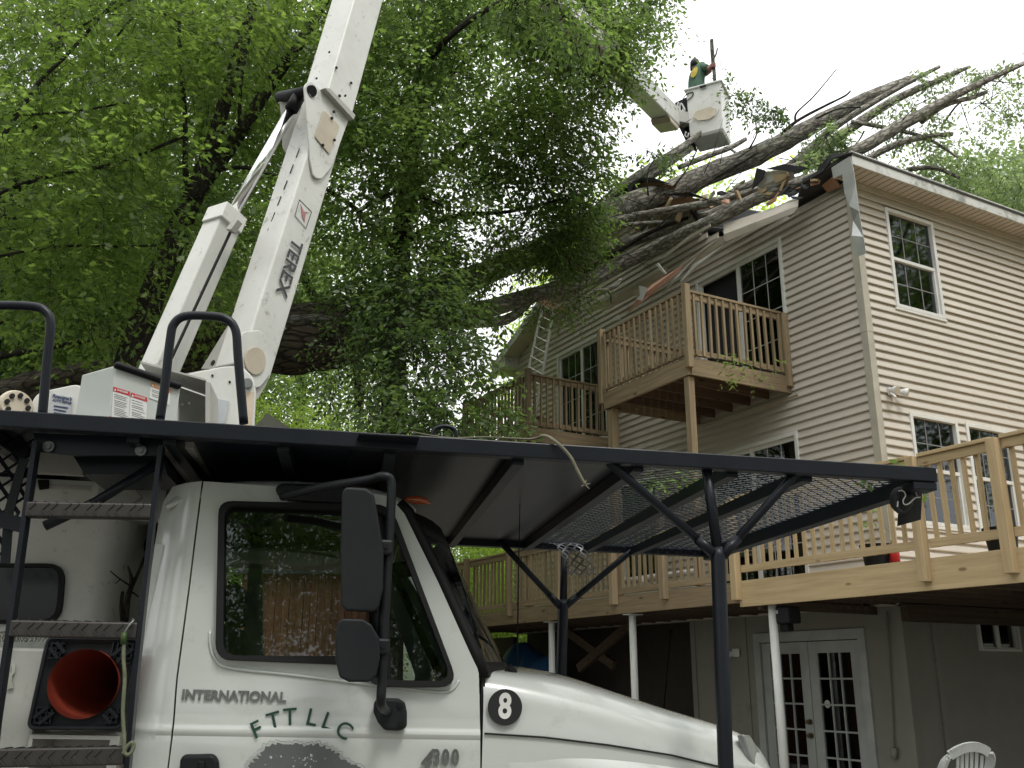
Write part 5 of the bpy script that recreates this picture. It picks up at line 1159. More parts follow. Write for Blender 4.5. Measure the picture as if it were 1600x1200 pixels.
# --- tall maple beside the boom
t1,M1=tree_at('maple_tree','tall dark-trunked maple forking behind the lift cylinder of the boom',150,12.5)
base=Vector(M1.translation)
P=[base,at(180,700,12.5),at(205,560,12.5),at(262,400,12.5),at(300,310,12.5)]
bark_tube('trunk',P,[.26,.22,.19,.165,.14],'bark_dark',t1,n=18,seed=3,inv=M1.inverted(),rough=.08)
limb(t1,M1,[(300,312,12.5,34),(330,230,12.5,26),(365,110,12.6,22),(400,-10,12.8,18),(440,-150,13,12)],seed=1,n=12)
limb(t1,M1,[(305,305,12.5,26),(370,215,12.7,24),(430,120,13,22),(482,45,13.2,19),(540,-60,13.5,14)],seed=2,n=12)
limb(t1,M1,[(300,312,12.4,14),(290,270,12.3,10),(289,180,12.2,8),(280,60,12.1,7),(282,-40,12,5)],seed=4)
limb(t1,M1,[(376,208,12.5,9),(375,150,12.3,6),(388,60,12.2,6),(410,-20,12.1,4)],seed=5)
limb(t1,M1,[(330,265,12.5,9),(385,262,12.2,7),(430,275,12,5)],seed=6)
for k,q in enumerate(([(-40,320,11,7),(60,280,11.2,7),(180,255,11.5,6),(290,212,12,6)],[(-30,262,10.5,8),(20,190,10.6,8),(60,130,10.8,7),(110,80,11,6),(180,0,11.2,5)],[(-20,404,10.8,5),(90,385,11,5),(200,385,11.3,4),(300,380,11.6,4)],[(20,180,10.6,5),(110,175,10.8,4),(200,160,11,3)],[(130,40,11,4),(165,20,11,4),(215,-5,11,3)],[(180,60,11,4),(215,22,11,4),(250,20,11,4),(280,35,11.4,3)])): limb(t1,M1,q,seed=10+k,n=6)
crown('crown',t1,[lob(120,100,11.5,2.4,1.3),lob(330,60,12,2.2,1.3),lob(60,320,11.5,2.0,1.1),lob(230,330,11.8,1.7,1.1),lob(430,130,12.6,1.6,1.2),lob(300,-120,12.5,3,1.2),lob(-60,20,11,2,1.2),lob(120,470,12.2,1.7,.8)],'leaf_near',SH_MAPLE,M1,nspray=2400,per=13,size=.115,length=.66,seed=21,shell=.25,clump=.55,cs=1.9,droop=.2,flat=.3)
# --- second maple, farther, fills behind it
t2,M2=tree_at('maple_tree','broad maple behind the tall forked one, its crown filling the upper left corner',-60,17)
bark_tube('trunk',[Vector(M2.translation),at(-30,600,17),at(20,300,17),at(90,60,17),at(140,-150,17)],[.3,.24,.2,.15,.1],'bark_dark',t2,n=14,seed=8,inv=M2.inverted())
for k,q in enumerate(([(-10,500,17,16),(60,430,16,12),(160,410,15.5,9),(260,430,15,6)],[(20,300,17,16),(120,240,16,10),(240,230,15.5,8)],[(-20,560,17,14),(90,540,16,9),(200,525,15.5,6)],[(0,610,16,8),(120,600,15.5,6),(220,575,15,4)])): limb(t2,M2,q,seed=30+k,n=7)
crown('crown',t2,[lob(50,80,16.5,3.4,2),lob(300,120,17,3.2,2),lob(480,60,17,2.6,2),lob(60,330,16.5,2.8,1.6),lob(250,400,16.5,2.4,1.5),lob(420,330,17,2.0,1.4),lob(150,520,17,2.6,1.0)],'leaf_mid',SH_MAPLE,M2,nspray=3300,per=12,size=.132,length=.8,seed=22,shell=.2,clump=.6,cs=1.3,droop=.2,flat=.35)
t4,M4=tree_at('oak_tree','tall woodland tree whose high crown closes the sky above the forked maple',330,21)
bark_tube('trunk',[Vector(M4.translation),at(320,600,21),at(330,300,21),at(300,60,21),at(280,-200,21)],[.34,.28,.24,.18,.12],'bark_grey',t4,n=14,seed=18,inv=M4.inverted())
limb(t4,M4,[(560,640,20,16),(552,560,20,16),(470,420,20,14),(455,250,20,10)],seed=19)
crown('crown',t4,[lob(60,-60,20,4.2,2.5),lob(330,-60,20.5,4.2,2.5),lob(560,20,20.5,3.6,2.5),lob(120,180,20.5,4,2.2),lob(400,200,21,3.6,2.2),lob(590,260,20.5,2.8,2.2),lob(700,60,20,2.6,2.2),lob(560,430,20,2.2,1.5),lob(-80,250,20,3,3)],'leaf_far',SH_OVAL,M4,nspray=3600,per=12,size=.14,length=.95,seed=27,shell=.15,clump=.5,cs=1.0,droop=.2,flat=.4)
# --- dense tree between boom and house
t3,M3=tree_at('elm_tree','dense dark-leaved tree standing between the boom and the house',610,14.5)
bark_tube('trunk',[Vector(M3.translation),at(615,640,14.5),at(625,400,14.5),at(650,200,14.5),at(690,20,14.3),at(730,-150,14.3)],[.24,.2,.17,.13,.1,.06],'bark_dark',t3,n=14,seed=12,inv=M3.inverted())
for k,q in enumerate(([(630,400,14.5,14),(560,330,14,9),(500,290,13.6,6)],[(640,300,14.5,14),(720,230,14,10),(810,180,13.6,7),(880,150,13.4,4)],[(650,200,14.5,12),(570,120,14,8),(540,60,13.8,5)],[(660,160,14.4,10),(760,70,13.8,8),(880,10,13.5,5)],[(650,120,14.4,16),(700,60,12,12),(770,10,9.5,10),(840,0,8.2,8),(905,45,9.2,5)],[(632,380,14.5,12),(700,340,14,9),(800,330,13.6,6),(880,310,13.4,4)],[(560,330,14,8),(620,300,13,6),(690,320,12.5,4)])): limb(t3,M3,q,seed=40+k,n=7)
crown('crown',t3,[lob(640,40,13.2,1.5,1.2),lob(770,10,13.2,1.7,1.2),lob(905,-10,13.4,1.35,.9),lob(680,200,13,1.6,1.2),lob(790,130,13.2,1.3,1.0),lob(600,300,13.2,1.3,1.1),lob(730,290,13.2,1.25,1.0),lob(845,250,13.6,1.0,.9),lob(850,310,13.8,.6,.6),lob(560,140,13.6,1.2,1.0),lob(900,120,13.6,.55,.7),lob(640,430,13,1.0,.7),lob(700,-150,13.4,3,1.3)],'leaf_mid',SH_OVAL,M3,nspray=3000,per=13,size=.096,length=.6,seed=23,shell=.15,clump=.5,cs=1.9,droop=.12,flat=.3)
crown('crown_fringe',t3,[lob(880,230,13.5,.75,.9),lob(900,300,13.6,.55,.7),lob(985,40,13.4,.42,.6),lob(1010,-20,13.4,.5,.4),lob(960,130,13.4,.3,.35),lob(850,180,13.4,.6,.6),lob(930,70,13.4,.6,.5),lob(900,30,11.6,.5,.5),lob(955,75,11.6,.42,.4),lob(860,10,11.4,.5,.45),lob(910,80,11.4,.42,.4),lob(960,30,11.5,.45,.4),lob(1000,60,11.6,.28,.3),lob(985,125,11.6,.25,.22),lob(1030,10,11.6,.3,.3),lob(930,130,11.6,.3,.3),lob(905,190,12.5,.4,.35),lob(740,385,13,.6,.35),lob(850,360,13.7,.5,.35)],'leaf_mid',SH_OVAL,M3,nspray=980,per=12,size=.08,length=.5,seed=24,shell=.2,clump=.3,cs=2.5,droop=.2,flat=.35)
crown('crown_fringe',t3,[lob(835,-15,7.7,.34,.28),lob(868,12,8.1,.30,.25),lob(898,38,8.8,.28,.25),lob(925,66,9.6,.26,.24),lob(805,10,7.6,.30,.25),lob(893,28,11.5,.45,.4),lob(930,62,11.5,.36,.32),lob(900,-20,11.5,.5,.4),lob(872,55,11.6,.45,.4),lob(962,92,11.6,.24,.22),lob(815,20,11.6,.45,.4)],'leaf_mid',SH_OVAL,M3,nspray=640,per=11,size=.07,length=.34,seed=26,shell=.1,clump=.15,cs=2.5,droop=.25,flat=.4)
# ================================================================ FALLEN TREE
ft=thing('fallen_tree','huge fallen tree lying across the gable roof with bare grey limbs','tree'); 
def fl_(pts,**kw): return limb(ft,None,[(x,y,d,w_*.88) for x,y,d,w_ in pts],kw.pop('m','bark_fallen'),kw.pop('name','limb'),kw.pop('n',14),**kw)
limb(ft,None,[(-260,690,16,70),(-100,650,15.6,64),(60,612,15,62),(190,590,14.6,66),(300,556,14.2,88),(400,536,14,100),(470,528,13.8,104),(545,520,13.8,94),(620,488,14,74),(700,455,14.4,54)],'bark_old','trunk',26,seed=50,rough=.13,ridge=.18,sub=7)
limb(ft,None,[(400,520,13.7,26),(440,506,13.4,20),(490,498,13.3,16),(540,503,13.4,14),(580,498,13.4,10)],'bark_grey','limb',8,seed=55)
limb(ft,None,[(300,545,14,50),(370,528,13.8,46),(450,520,13.6,40),(560,545,13.6,26)],'bark_old','trunk_ridge',10,seed=57,rough=.2,ridge=.3)
fl_([(690,460,14.4,54),(760,425,14.7,44),(840,392,15,42),(905,355,15.3,42),(977,322,15.4,44),(1040,302,15.4,43),(1110,272,15.4,42),(1200,234,15.2,38),(1270,196,15.1,32),(1340,160,15,27),(1395,136,15,22),(1428,122,15,15)],seed=51,n=18,rough=.09)
fl_([(620,515,13.8,60),(700,497,13.9,40),(780,478,14.6,34),(840,459,15.2,29),(921,437,15.6,28),(977,409,15.6,29),(1027,387,15.2,27),(1068,366,14.6,26),(1120,342,13.9,25),(1175,314,13.4,24),(1230,293,13,21),(1262,280,12.8,18),(1292,264,12.7,12)],seed=52,n=16)
fl_([(880,375,15.3,14),(908,364,15.2,15),(953,348,15.1,17),(993,338,15,16),(1037,330,14.7,15),(1120,314,14.1,14),(1180,297,13.6,12),(1250,278,13,9)],seed=53)
fl_([(860,420,15.6,24),(927,397,15.7,24),(977,380,15.6,22),(1060,352,15.2,20),(1120,332,14.8,20),(1190,296,14.6,19),(1260,250,14.4,20),(1330,200,14.3,20),(1400,155,14.2,17),(1460,128,14.2,12),(1515,104,14.2,7)],seed=54)
fl_([(1060,352,15.2,16),(1150,300,15,18),(1230,262,14.8,18),(1303,200,14.6,14),(1390,145,14.4,11),(1468,104,14.3,7)],seed=56)
fl_([(1150,300,14.6,20),(1245,262,14,22),(1328,240,13.6,26),(1394,203,13.6,25),(1440,178,13.6,22),(1476,157,13.7,18),(1538,127,13.8,13),(1600,99,13.9,9)],seed=58)
fl_([(1440,190,13.7,12),(1476,165,13.8,10),(1520,152,13.9,9),(1541,144,14,8)],seed=59,n=9)
fl_([(1330,262,13.9,14),(1394,228,14,14),(1440,215,14.1,11),(1488,209,14.2,9)],seed=60,n=10)
fl_([(1330,190,14.2,8),(1361,195,14.2,9),(1414,206,14.2,8),(1451,217,14.3,6),(1497,246,14.3,5)],seed=61,n=8)
fl_([(1420,265,15,10),(1460,262,15,10),(1500,278,15,6)],seed=62,n=8)
fl_([(880,380,15.9,20),(930,330,16,20),(970,293,16.2,18),(1016,262,16.4,16),(1068,228,16.6,14),(1105,200,16.8,8)],seed=63,n=10)
fl_([(950,325,16.2,14),(1014,278,16.4,16),(1048,252,16.6,17),(1080,232,16.8,12)],seed=64,n=10)
fl_([(1060,262,16.6,10),(1100,246,16.6,11),(1140,231,16.6,11),(1166,217,16.6,8)],seed=65,n=10)
fl_([(1140,231,16.6,6),(1152,240,16.6,5),(1166,238,16.6,3)],seed=66,n=7)
fl_([(905,430,15.6,10),(980,384,15.4,9),(1020,361,15.2,8),(1075,340,15,6)],seed=67,n=8,m='bark_dark')
fl_([(930,358,15.4,8),(980,351,15.3,9),(1030,347,15.2,7),(1077,346,15.1,5),(1085,338,15.1,4)],seed=68,n=8)
fl_([(700,440,14.8,30),(770,420,15.2,26),(830,402,15.6,22),(900,396,15.8,20),(960,398,15.8,16)],seed=69,n=10,m='bark_dark')
fl_([(720,505,14.6,16),(790,500,14.8,20),(830,470,15,12)],seed=70,n=10)
fl_([(928,456,15,8),(948,452,15,10),(962,446,15,9),(970,436,15,6)],seed=71,n=9)
fl_([(950,455,15,3),(954,463,15,3),(955,476,15,2)],seed=72,n=6,m='bark_dark')
for k,q in enumerate(([(1243,190,14.8,5),(1245,176,14.8,4),(1272,150,14.8,3),(1307,108,14.8,2)],[(1225,205,14.8,7),(1250,186,14.8,6),(1290,165,14.8,5),(1320,150,14.8,4),(1329,142,14.8,3)],[(1060,320,15,4),(1100,290,14.9,4),(1150,260,14.8,4),(1185,238,14.7,3)],[(1020,362,15,3),(1060,325,14.9,3),(1112,282,14.8,3),(1160,252,14.7,2)],[(1013,305,15.2,3),(1012,270,15.2,3),(1028,240,15.2,2)],[(1052,292,15.2,4),(1075,262,15.2,3),(1092,228,15.2,2)],[(1171,232,15,4),(1182,210,15,3),(1180,190,15,2)],[(1276,185,14.4,4),(1310,170,14.4,3),(1345,168,14.4,3)],[(1350,205,14.2,4),(1340,222,14.1,3),(1318,240,14,2)],[(1470,200,14.2,4),(1500,160,14.2,4),(1545,140,14.2,2)],[(1300,228,14,4),(1290,250,13.8,4),(1287,285,13.4,2)])): fl_(q,seed=80+k,n=6,name='twig_branch',m='bark_dark')
# fine bare twigs along the limbs
rs=random.Random(77); mb=MB()
for k in range(46):
    x=rs.uniform(930,1560); y=np.interp(x,[900,1100,1300,1560],[345,270,190,120])+rs.uniform(-8,45); d=15.0-(x-900)/600*1.2+rs.uniform(-.5,.5)
    p=at(x,y,d); dr=Vector((rs.uniform(.1,1),rs.uniform(-.5,.5),rs.uniform(-.5,.9))).normalized(); L=rs.uniform(.25,1.1); q=p+dr*L*.5+Vector((0,0,rs.uniform(-.05,.1))); e=p+dr*L+Vector((0,0,rs.uniform(-.1,.25)))
    mb.tube([p,q,e],[.009,.006,.0025],5)
    for j in range(2): s_=q.lerp(e,rs.random()); mb.tube([s_,s_+Vector((rs.uniform(-.2,.3),rs.uniform(-.1,.1),rs.uniform(-.15,.3)))],[.005,.002],4)
mb.build('twigs','bark_dark',ft,smooth=True,kind='stuff')
# leaves still on the fallen tree
def tuft(lobes,n,m='leaf_dark',shape=SH_OVAL,seed=1,name='foliage',**kw):
    k=dict(per=11,size=.075,length=.4,shell=.1,clump=.2,cs=2.4,droop=.5,flat=.6); k.update(kw)
    return crown(name,ft,lobes,m,shape,None,nspray=n,seed=seed,**k)
tuft([lob(640,500,12,.75,.55),lob(590,530,12.2,.45,.4),lob(660,575,11.6,.7,.6),lob(720,600,11.2,.5,.6),lob(755,650,11,.45,.3),lob(640,655,11,.6,.35),lob(700,660,10.9,.5,.35),lob(600,585,11.8,.3,.6),lob(560,560,12,.22,.5),lob(700,470,12.6,.6,.35),lob(560,470,12.6,.5,.3),lob(650,440,13,.8,.4)],1050,'leaf_dark',SH_OVAL,31,size=.088,length=.5,clump=.6,cs=3.2,droop=.3,flat=.4)
tuft([lob(560,610,11.6,.2,.5),lob(760,665,10.8,.4,.12),lob(520,570,11.8,.25,.5)],90,'leaf_dark',SH_OVAL,32,size=.065)
tuft([lob(880,385,14.4,.62,.38),lob(885,415,14.2,.28,.2),lob(800,400,14.2,.45,.25),lob(900,335,14.6,.45,.45)],430,'leaf_near',SH_LONG,33,size=.085)
tuft([lob(900,468,14.6,.25,.18),lob(850,480,14.4,.3,.12)],50,'leaf_near',SH_LONG,34,size=.085)
tuft([lob(1205,182,14.6,.22,.28),lob(1172,165,14.6,.12,.25),lob(1145,150,14.5,.10,.4),lob(1180,155,14.6,.1,.1)],60,'leaf_dark',SH_OVAL,35,size=.075,length=.25)
tuft([lob(1290,215,13.6,.22,.2),lob(1320,225,13.5,.15,.15),lob(1270,235,13.6,.12,.12)],70,'leaf_pale',SH_LONG,36,size=.09,length=.25)
tuft([lob(1500,115,14.2,.22,.12),lob(1545,122,14.2,.3,.1),lob(1450,130,14.2,.3,.12),lob(1400,165,14,.25,.15),lob(1430,200,14,.4,.2)],150,'leaf_pale',SH_OVAL,37,size=.07,length=.3)
tuft([lob(1290,255,13,.2,.08),lob(1262,258,13.1,.15,.08)],24,'leaf_pale',SH_LONG,38,size=.09,length=.25)
tuft([lob(1440,245,15.2,.5,.35),lob(1510,235,15.6,.65,.4),lob(1400,290,15.6,.4,.25),lob(1570,265,16,.8,.5),lob(1545,185,16,.35,.3),lob(1585,160,16,.3,.35),lob(1470,290,15.6,.6,.25),lob(1350,235,14.4,.25,.15),lob(1600,310,16,.8,.3)],430,'leaf_pale',SH_OVAL,39,size=.085,length=.45,clump=.5,cs=3)
tuft([lob(1168,165,14.8,.14,.3),lob(1142,160,14.8,.10,.35),lob(1010,240,15.6,.3,.25),lob(1060,255,16.2,.35,.2)],46,'leaf_dark',SH_OVAL,41,size=.075,length=.28)
# ================================================================ FOREST BEHIND
PROTO={}
def proto(kind,seed):
    if (kind,seed) in PROTO: return PROTO[kind,seed]
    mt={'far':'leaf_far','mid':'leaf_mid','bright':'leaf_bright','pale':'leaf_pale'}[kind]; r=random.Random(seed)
    lb=[(np.array([r.uniform(-1.6,1.6),r.uniform(-1.6,1.6),r.uniform(3.5,10.5)]),np.array([r.uniform(1.5,2.4)]*2+[r.uniform(1.1,1.8)])) for _ in range(11)]
    me=leaf_me('crown',leaves(lb,2300,per=11,size=.115,length=.75,seed=seed+100,shell=.25,clump=.5,cs=1.2,droop=.25,flat=.45),SH_OVAL)
    mb=MB(); rr=random.Random(seed+3); mb.tube([(0,0,-1),(.1,0,3),(.2,.1,7),(.1,.2,11)],[.22,.17,.12,.04],9)
    for k in range(7):
        a=rr.uniform(0,6.28); z=rr.uniform(3,8.5); mb.tube([(.15,.05,z),(.15+math.cos(a)*.9,math.sin(a)*.9,z+.8),(.15+math.cos(a)*2,math.sin(a)*2,z+1.3)],[.06,.04,.015],6)
    tm=bpy.data.meshes.new('trunk'); tm.from_pydata(mb.v,[],mb.f); tm.update()
    PROTO[kind,seed]=(me,mt,tm); return PROTO[kind,seed]
kinds={'far':'grey-green woodland tree','mid':'dark green woodland tree','bright':'young tree with brightened leaf colour','pale':'pale green tree'}
def forest(kind,seed,x,y,s,rz,label,group=None,zs=1,z0=0):
    me,mt,tm=proto(kind,seed); t=thing('woodland_tree',label,'tree',group=group); t.location=(x,y,z0); t.scale=(s,s,s*zs); t.rotation_euler=(0,0,rz)
    mk('crown',me,mt,t); mk('trunk',tm,'bark_dark',t)
rs=random.Random(44)
G='woodland trees behind the truck'
rows=[('mid',1,23,[-16,-12,-8.6],1.0),('far',2,27,[-20,-15.5,-11.5],1.6),('mid',3,33,[-24,-17.5,-13],1.8),('far',1,42,[-30,-22,-15,-10.5],2.0)]
for kd,sd_,yy,xs,s in rows:
    for x in xs: forest(kd,sd_,x+rs.uniform(-.8,.8),yy+rs.uniform(-1.5,1.5),s*rs.uniform(.92,1.1),rs.uniform(0,6.28),'woodland tree in the mass of leaves behind the truck and boom',G)
for x,y,s in ((-5.6,19.5,.60),(-4.0,21,.66),(-2.6,20,.56),(-1.5,23,.62),(-7.2,21.5,.72),(.6,26,.5)): forest('bright',5,x,y,s,rs.uniform(0,6.28),'young tree seen under the fallen trunk, leaves coloured brighter for the lit gap','young trees under the fallen trunk')
for x,y,s,lb_ in ((15.6,27,1.5,'pale green tree rising behind the middle of the right eave'),(18.5,31,1.7,'tallest pale tree behind the house, at the right edge of the view'),(14.2,30,1.42,'pale tree behind the house just right of the front roof corner'),(11.8,31,1.33,'low pale tree top showing through the limbs left of the front roof corner'),(17.2,28,1.62,'full pale tree between the branch tips and the right eave'),(21,30,1.75,'broad pale tree cut by the right edge of the view')): forest('pale',6,x,y,s,rs.uniform(0,6.28),lb_)
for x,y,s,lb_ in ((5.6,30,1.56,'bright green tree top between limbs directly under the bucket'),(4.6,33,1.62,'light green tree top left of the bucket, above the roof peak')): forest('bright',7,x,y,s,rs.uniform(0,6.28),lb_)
for x,y,s,lb_ in ((-1.0,27,.62,'thin tree left of the far balcony, half behind hanging foliage'),(.6,29,.7,'slender tree in the gap right beside the left eave of the house')): forest('far',8,x,y,s,rs.uniform(0,6.28),lb_)
# trees on the camera's side of the drive (seen in the glass, shading the truck)
for kd,sd_,x,y,s in (('mid',3,-9,-15,1.2),('mid',1,-3,-16,1.3),('far',2,4,-15,1.25),('mid',3,11,-14,1.3),('mid',1,-15,-6,1.2),('mid',2,-18,4,1.4),('mid',3,-13,9,1.0),('far',1,22,-6,1.7),('mid',3,25,2,1.8),('far',2,27,9,1.9),('mid',1,31,15,2.0),('mid',2,17,-12,1.6),('far',3,1,-23,1.6),('mid',2,9,-23,1.6)): forest(kd,sd_,x,y,s,rs.uniform(0,6.28),'tree on the near side of the drive, reflected in the cab window','trees on the near side of the drive')
# ================================================================ SMALL THINGS
# --- worker in the bucket
mat('skin',(.55,.30,.23),.55,ns=8); mat('shirt_green',(.065,.135,.09),.85,col2=(.045,.10,.065),ns=12); mat('logo_yellow',(.55,.42,.06),.8); mat('cap_black',(.02,.022,.025),.6); mat('trousers',(.05,.05,.055),.9); mat('glove',(.45,.2,.18),.7)
man=thing('person','worker in a green shirt bent over in the bucket, gripping a cut log','person')
PD=17.0
def pp(x,y,d=PD): return at(x,y,d)
def skin_fig(name,m,nodes,edges,rad,root,parent,sub=2):
    me=bpy.data.meshes.new(name); me.from_pydata([tuple(n) for n in nodes],edges,[]); me.update(); o=mk(name,me,m,parent)
    sk=o.modifiers.new('skin','SKIN'); L=me.skin_vertices[0].data
    for i,r_ in enumerate(rad): L[i].radius=(r_,r_) if not hasattr(r_,'__len__') else r_
    for i in range(len(rad)): L[i].use_root=(i==root)
    sk.use_smooth_shade=True; s=o.modifiers.new('s','SUBSURF'); s.levels=s.render_levels=sub; return o
fz=at(1100,140,PD); floor_=NB.z+.08; hip=pp(1088,152); hip.z=floor_+.92; hip=hip; cx=hip
N_=[hip,hip+Vector((.01,.0,.2)),pp(1088,128),pp(1094,110),pp(1096,105),pp(1090,101,PD+.12),
    pp(1100,105,PD-.12),pp(1107,107,PD-.2),pp(1111,104,PD-.33),
    pp(1092,110,PD+.15),pp(1102,117,PD+.08),pp(1111,110,PD-.2),
    hip+Vector((-.10,.0,-.42)),hip+Vector((-.10,0,-.86)),hip+Vector((.12,0,-.42)),hip+Vector((.12,0,-.86))]
E_=[(0,1),(1,2),(2,3),(3,4),(4,5),(4,6),(6,7),(7,8),(3,9),(9,10),(10,11),(0,12),(12,13),(0,14),(14,15)]
RAD=[.12,.12,.12,.11,.07,.055,.065,.05,.038,.065,.05,.038,.075,.055,.075,.055]
body_=skin_fig('body','skin',N_,E_,RAD,0,man)
def loft(pts,n=18):
    # elliptical sections: centre, half width, half depth
    V=[];Fc=[]
    C_=[p[0] for p in pts]
    for i,(c,rw,rd) in enumerate(pts):
        d=(C_[min(i+1,len(pts)-1)]-C_[max(i-1,0)]).normalized(); a=Vector((1,0,0)); a=(a-d*a.dot(d)).normalized(); b=d.cross(a)
        for k in range(n): t=2*math.pi*k/n; f=1+.05*math.sin(5*t+i*1.3); V.append(c+(a*math.cos(t)*rw+b*math.sin(t)*rd)*f)
    for i in range(len(pts)-1):
        for k in range(n): Fc.append((i*n+k,i*n+(k+1)%n,(i+1)*n+(k+1)%n,(i+1)*n+k))
    Fc.append(tuple(range(n))); Fc.append(tuple((len(pts)-1)*n+k for k in range(n))); return V,Fc
m=MB(); m.add(*loft([(pp(1088,158),.17,.14),(pp(1088,148),.18,.15),(pp(1088,137),.175,.15),(pp(1088,126),.17,.15),(pp(1090,117),.165,.15),(pp(1094,109),.14,.14),(pp(1097,103,PD+.02),.10,.11),(pp(1098,100,PD+.06),.05,.06)]))
o=m.build('shirt','shirt_green',man,smooth=True); q=o.modifiers.new('s','SUBSURF'); q.levels=q.render_levels=1
for P3 in ((pp(1097,104,PD-.04),pp(1102,106,PD-.15),pp(1106,107,PD-.2)),(pp(1092,110,PD+.1),pp(1097,114,PD+.12),pp(1101,117,PD+.09))):
    m=MB(); m.add(*loft([(P3[0],.09,.09),(P3[1],.08,.08),(P3[2],.068,.068)],12)); m.build('sleeve','shirt_green',man,smooth=True)
skin_fig('trousers','trousers',[hip+Vector((0,0,.03)),hip,hip+Vector((-.10,.0,-.42)),hip+Vector((-.10,0,-.84)),hip+Vector((.12,0,-.42)),hip+Vector((.12,0,-.84))],[(0,1),(1,2),(2,3),(1,4),(4,5)],[.15,.15,.095,.075,.095,.075],0,man)
def ball(c,rx,ry,rz,n=16,k=10):
    V=[];Fc=[]
    for i in range(k+1):
        f=math.pi*i/k
        for j in range(n): t=2*math.pi*j/n; V.append((c.x+rx*math.sin(f)*math.cos(t),c.y+ry*math.sin(f)*math.sin(t),c.z+rz*math.cos(f)))
    for i in range(k):
        for j in range(n): Fc.append((i*n+j,i*n+(j+1)%n,(i+1)*n+(j+1)%n,(i+1)*n+j))
    return V,Fc
hd=pp(1085.5,101,PD+.14); m=MB()
m.add(*ball(hd,.078,.095,.105)); m.add(*ball(hd+Vector((-.03,.10,-.03)),.014,.02,.02,8,6)); m.add(*ball(hd+Vector((.078,.0,-.01)),.012,.02,.03,8,6)); m.add(*ball(hd+Vector((-.078,.0,-.01)),.012,.02,.03,8,6)); hdo=m.build('head','skin',man,smooth=True)
m=MB(); V,Fc=ball(hd+Vector((-.0,-.01,.02)),.098,.115,.105,18,12); m.add(V,Fc); m.prism([hd+Vector(q) for q in ((-.08,.10,.03),(.08,.10,.03),(.06,.19,-.02),(-.06,.19,-.02))],(0,0,.012)); m.build('helmet','cap_black',man,smooth=True)
m=MB(); m.tube([hd+Vector((-.02,-.03,.11)),hd+Vector((-.0,-.02,.15)),hd+Vector((.03,-.01,.155))],[.02,.022,.012],8); m.build('helmet_clip','cap_black',man,smooth=True)
# print on the back of the shirt, laid just over the cloth
lg=[]
for x,y in ((1079,119),(1080,113),(1084,107),(1088,104.5),(1090,106),(1089.5,112),(1087,118),(1083,121.5)):
    k=(x-1089)/15.5; lg.append(pp(x,y,PD-.155*math.sqrt(max(0,1-k*k))*(1.0 if y>110 else .93)-.012))
c_=sum(lg,Vector())/len(lg)+Vector((0,-.02,0)); m=MB(); m.add(lg+[c_],[(i,(i+1)%len(lg),len(lg)) for i in range(len(lg))]); o=m.build('shirt_print','logo_yellow',man); q=o.modifiers.new('t','SOLIDIFY'); q.thickness=.004
# hands: palm, four fingers and thumb round the log
LC=at(1114,104,PD-.34)
def hand(w,side):
    c=LC.copy(); c.z=w.z
    nodes=[w,w.lerp(c,.45)]; ed=[(0,1)]; rad=[.034,.038]
    for k in range(4):
        z=.034-.023*k; b=len(nodes); R0=.055
        for i,a in enumerate((R(200),R(255),R(310),R(350 if k<3 else 335))): nodes.append(c+Vector((math.cos(a+R(0))*R0,math.sin(a)*R0,z))); rad.append(.0105-.001*i)
        ed+= [(1,b),(b,b+1),(b+1,b+2),(b+2,b+3)]
    b=len(nodes)
    for a,z in ((R(170),.03),(R(120),.04),(R(75),.035)): nodes.append(c+Vector((math.cos(a)*.055,math.sin(a)*.055,z))); rad.append(.0125)
    ed+=[(1,b),(b,b+1),(b+1,b+2)]
    return skin_fig('hand','glove',nodes,ed,rad,0,man,2)
hand(N_[8],1); hand(N_[11],-1)
lg_=thing('cut_log','upright cut log with a side stub held by the worker above the bucket','log')
bark_tube('stem',[at(1112,62,PD-.32),at(1113,85,PD-.32),at(1115,105,PD-.32),at(1117,127,PD-.32)],[.034,.040,.037,.033],'bark_grey',lg_,n=12,seed=90)
bark_tube('side_stub',[at(1115,92,PD-.32),at(1119,84,PD-.32),at(1121,75,PD-.32)],[.02,.016,.013],'bark_grey',lg_,n=8,seed=91)
crown('leaves',lg_,[(np.array(at(1124,103,PD-.3)),np.array([.06,.05,.08])),(np.array(at(1110,123,PD-.3)),np.array([.03,.03,.04])),(np.array(at(1127,75,PD-.3)),np.array([.02,.02,.03]))],'leaf_dark',SH_OVAL,None,nspray=7,per=5,size=.05,length=.12,seed=5)
# --- ladder leaning against the house
lad=thing('aluminium_ladder','aluminium extension ladder leaning from the far balcony to the left rake','ladder',HS)
mat('ladder_alu',(.55,.55,.53),.45,.4,col2=(.45,.45,.43))
def lp(x,y,a): return HS.px(x,y,0,a)
A0,A1=lp(812,640,-.75),lp(850,470,-.42); B0,B1=lp(835,655,-.75),lp(866,478,-.42)
dA=(A1-A0); A0=A0-dA*.18; B0=B0-(B1-B0)*.18
for p,q in ((A0,A1),(B0,B1)): MB().beam(p,q,.03,.07,(0,1,0)).build('rail','ladder_alu',lad,bevel=.003)
for k in range(1,13): t=k/12.5; MB().tube([A0.lerp(A1,t),B0.lerp(B1,t)],.014,8).build('rung','ladder_alu',lad,smooth=True)
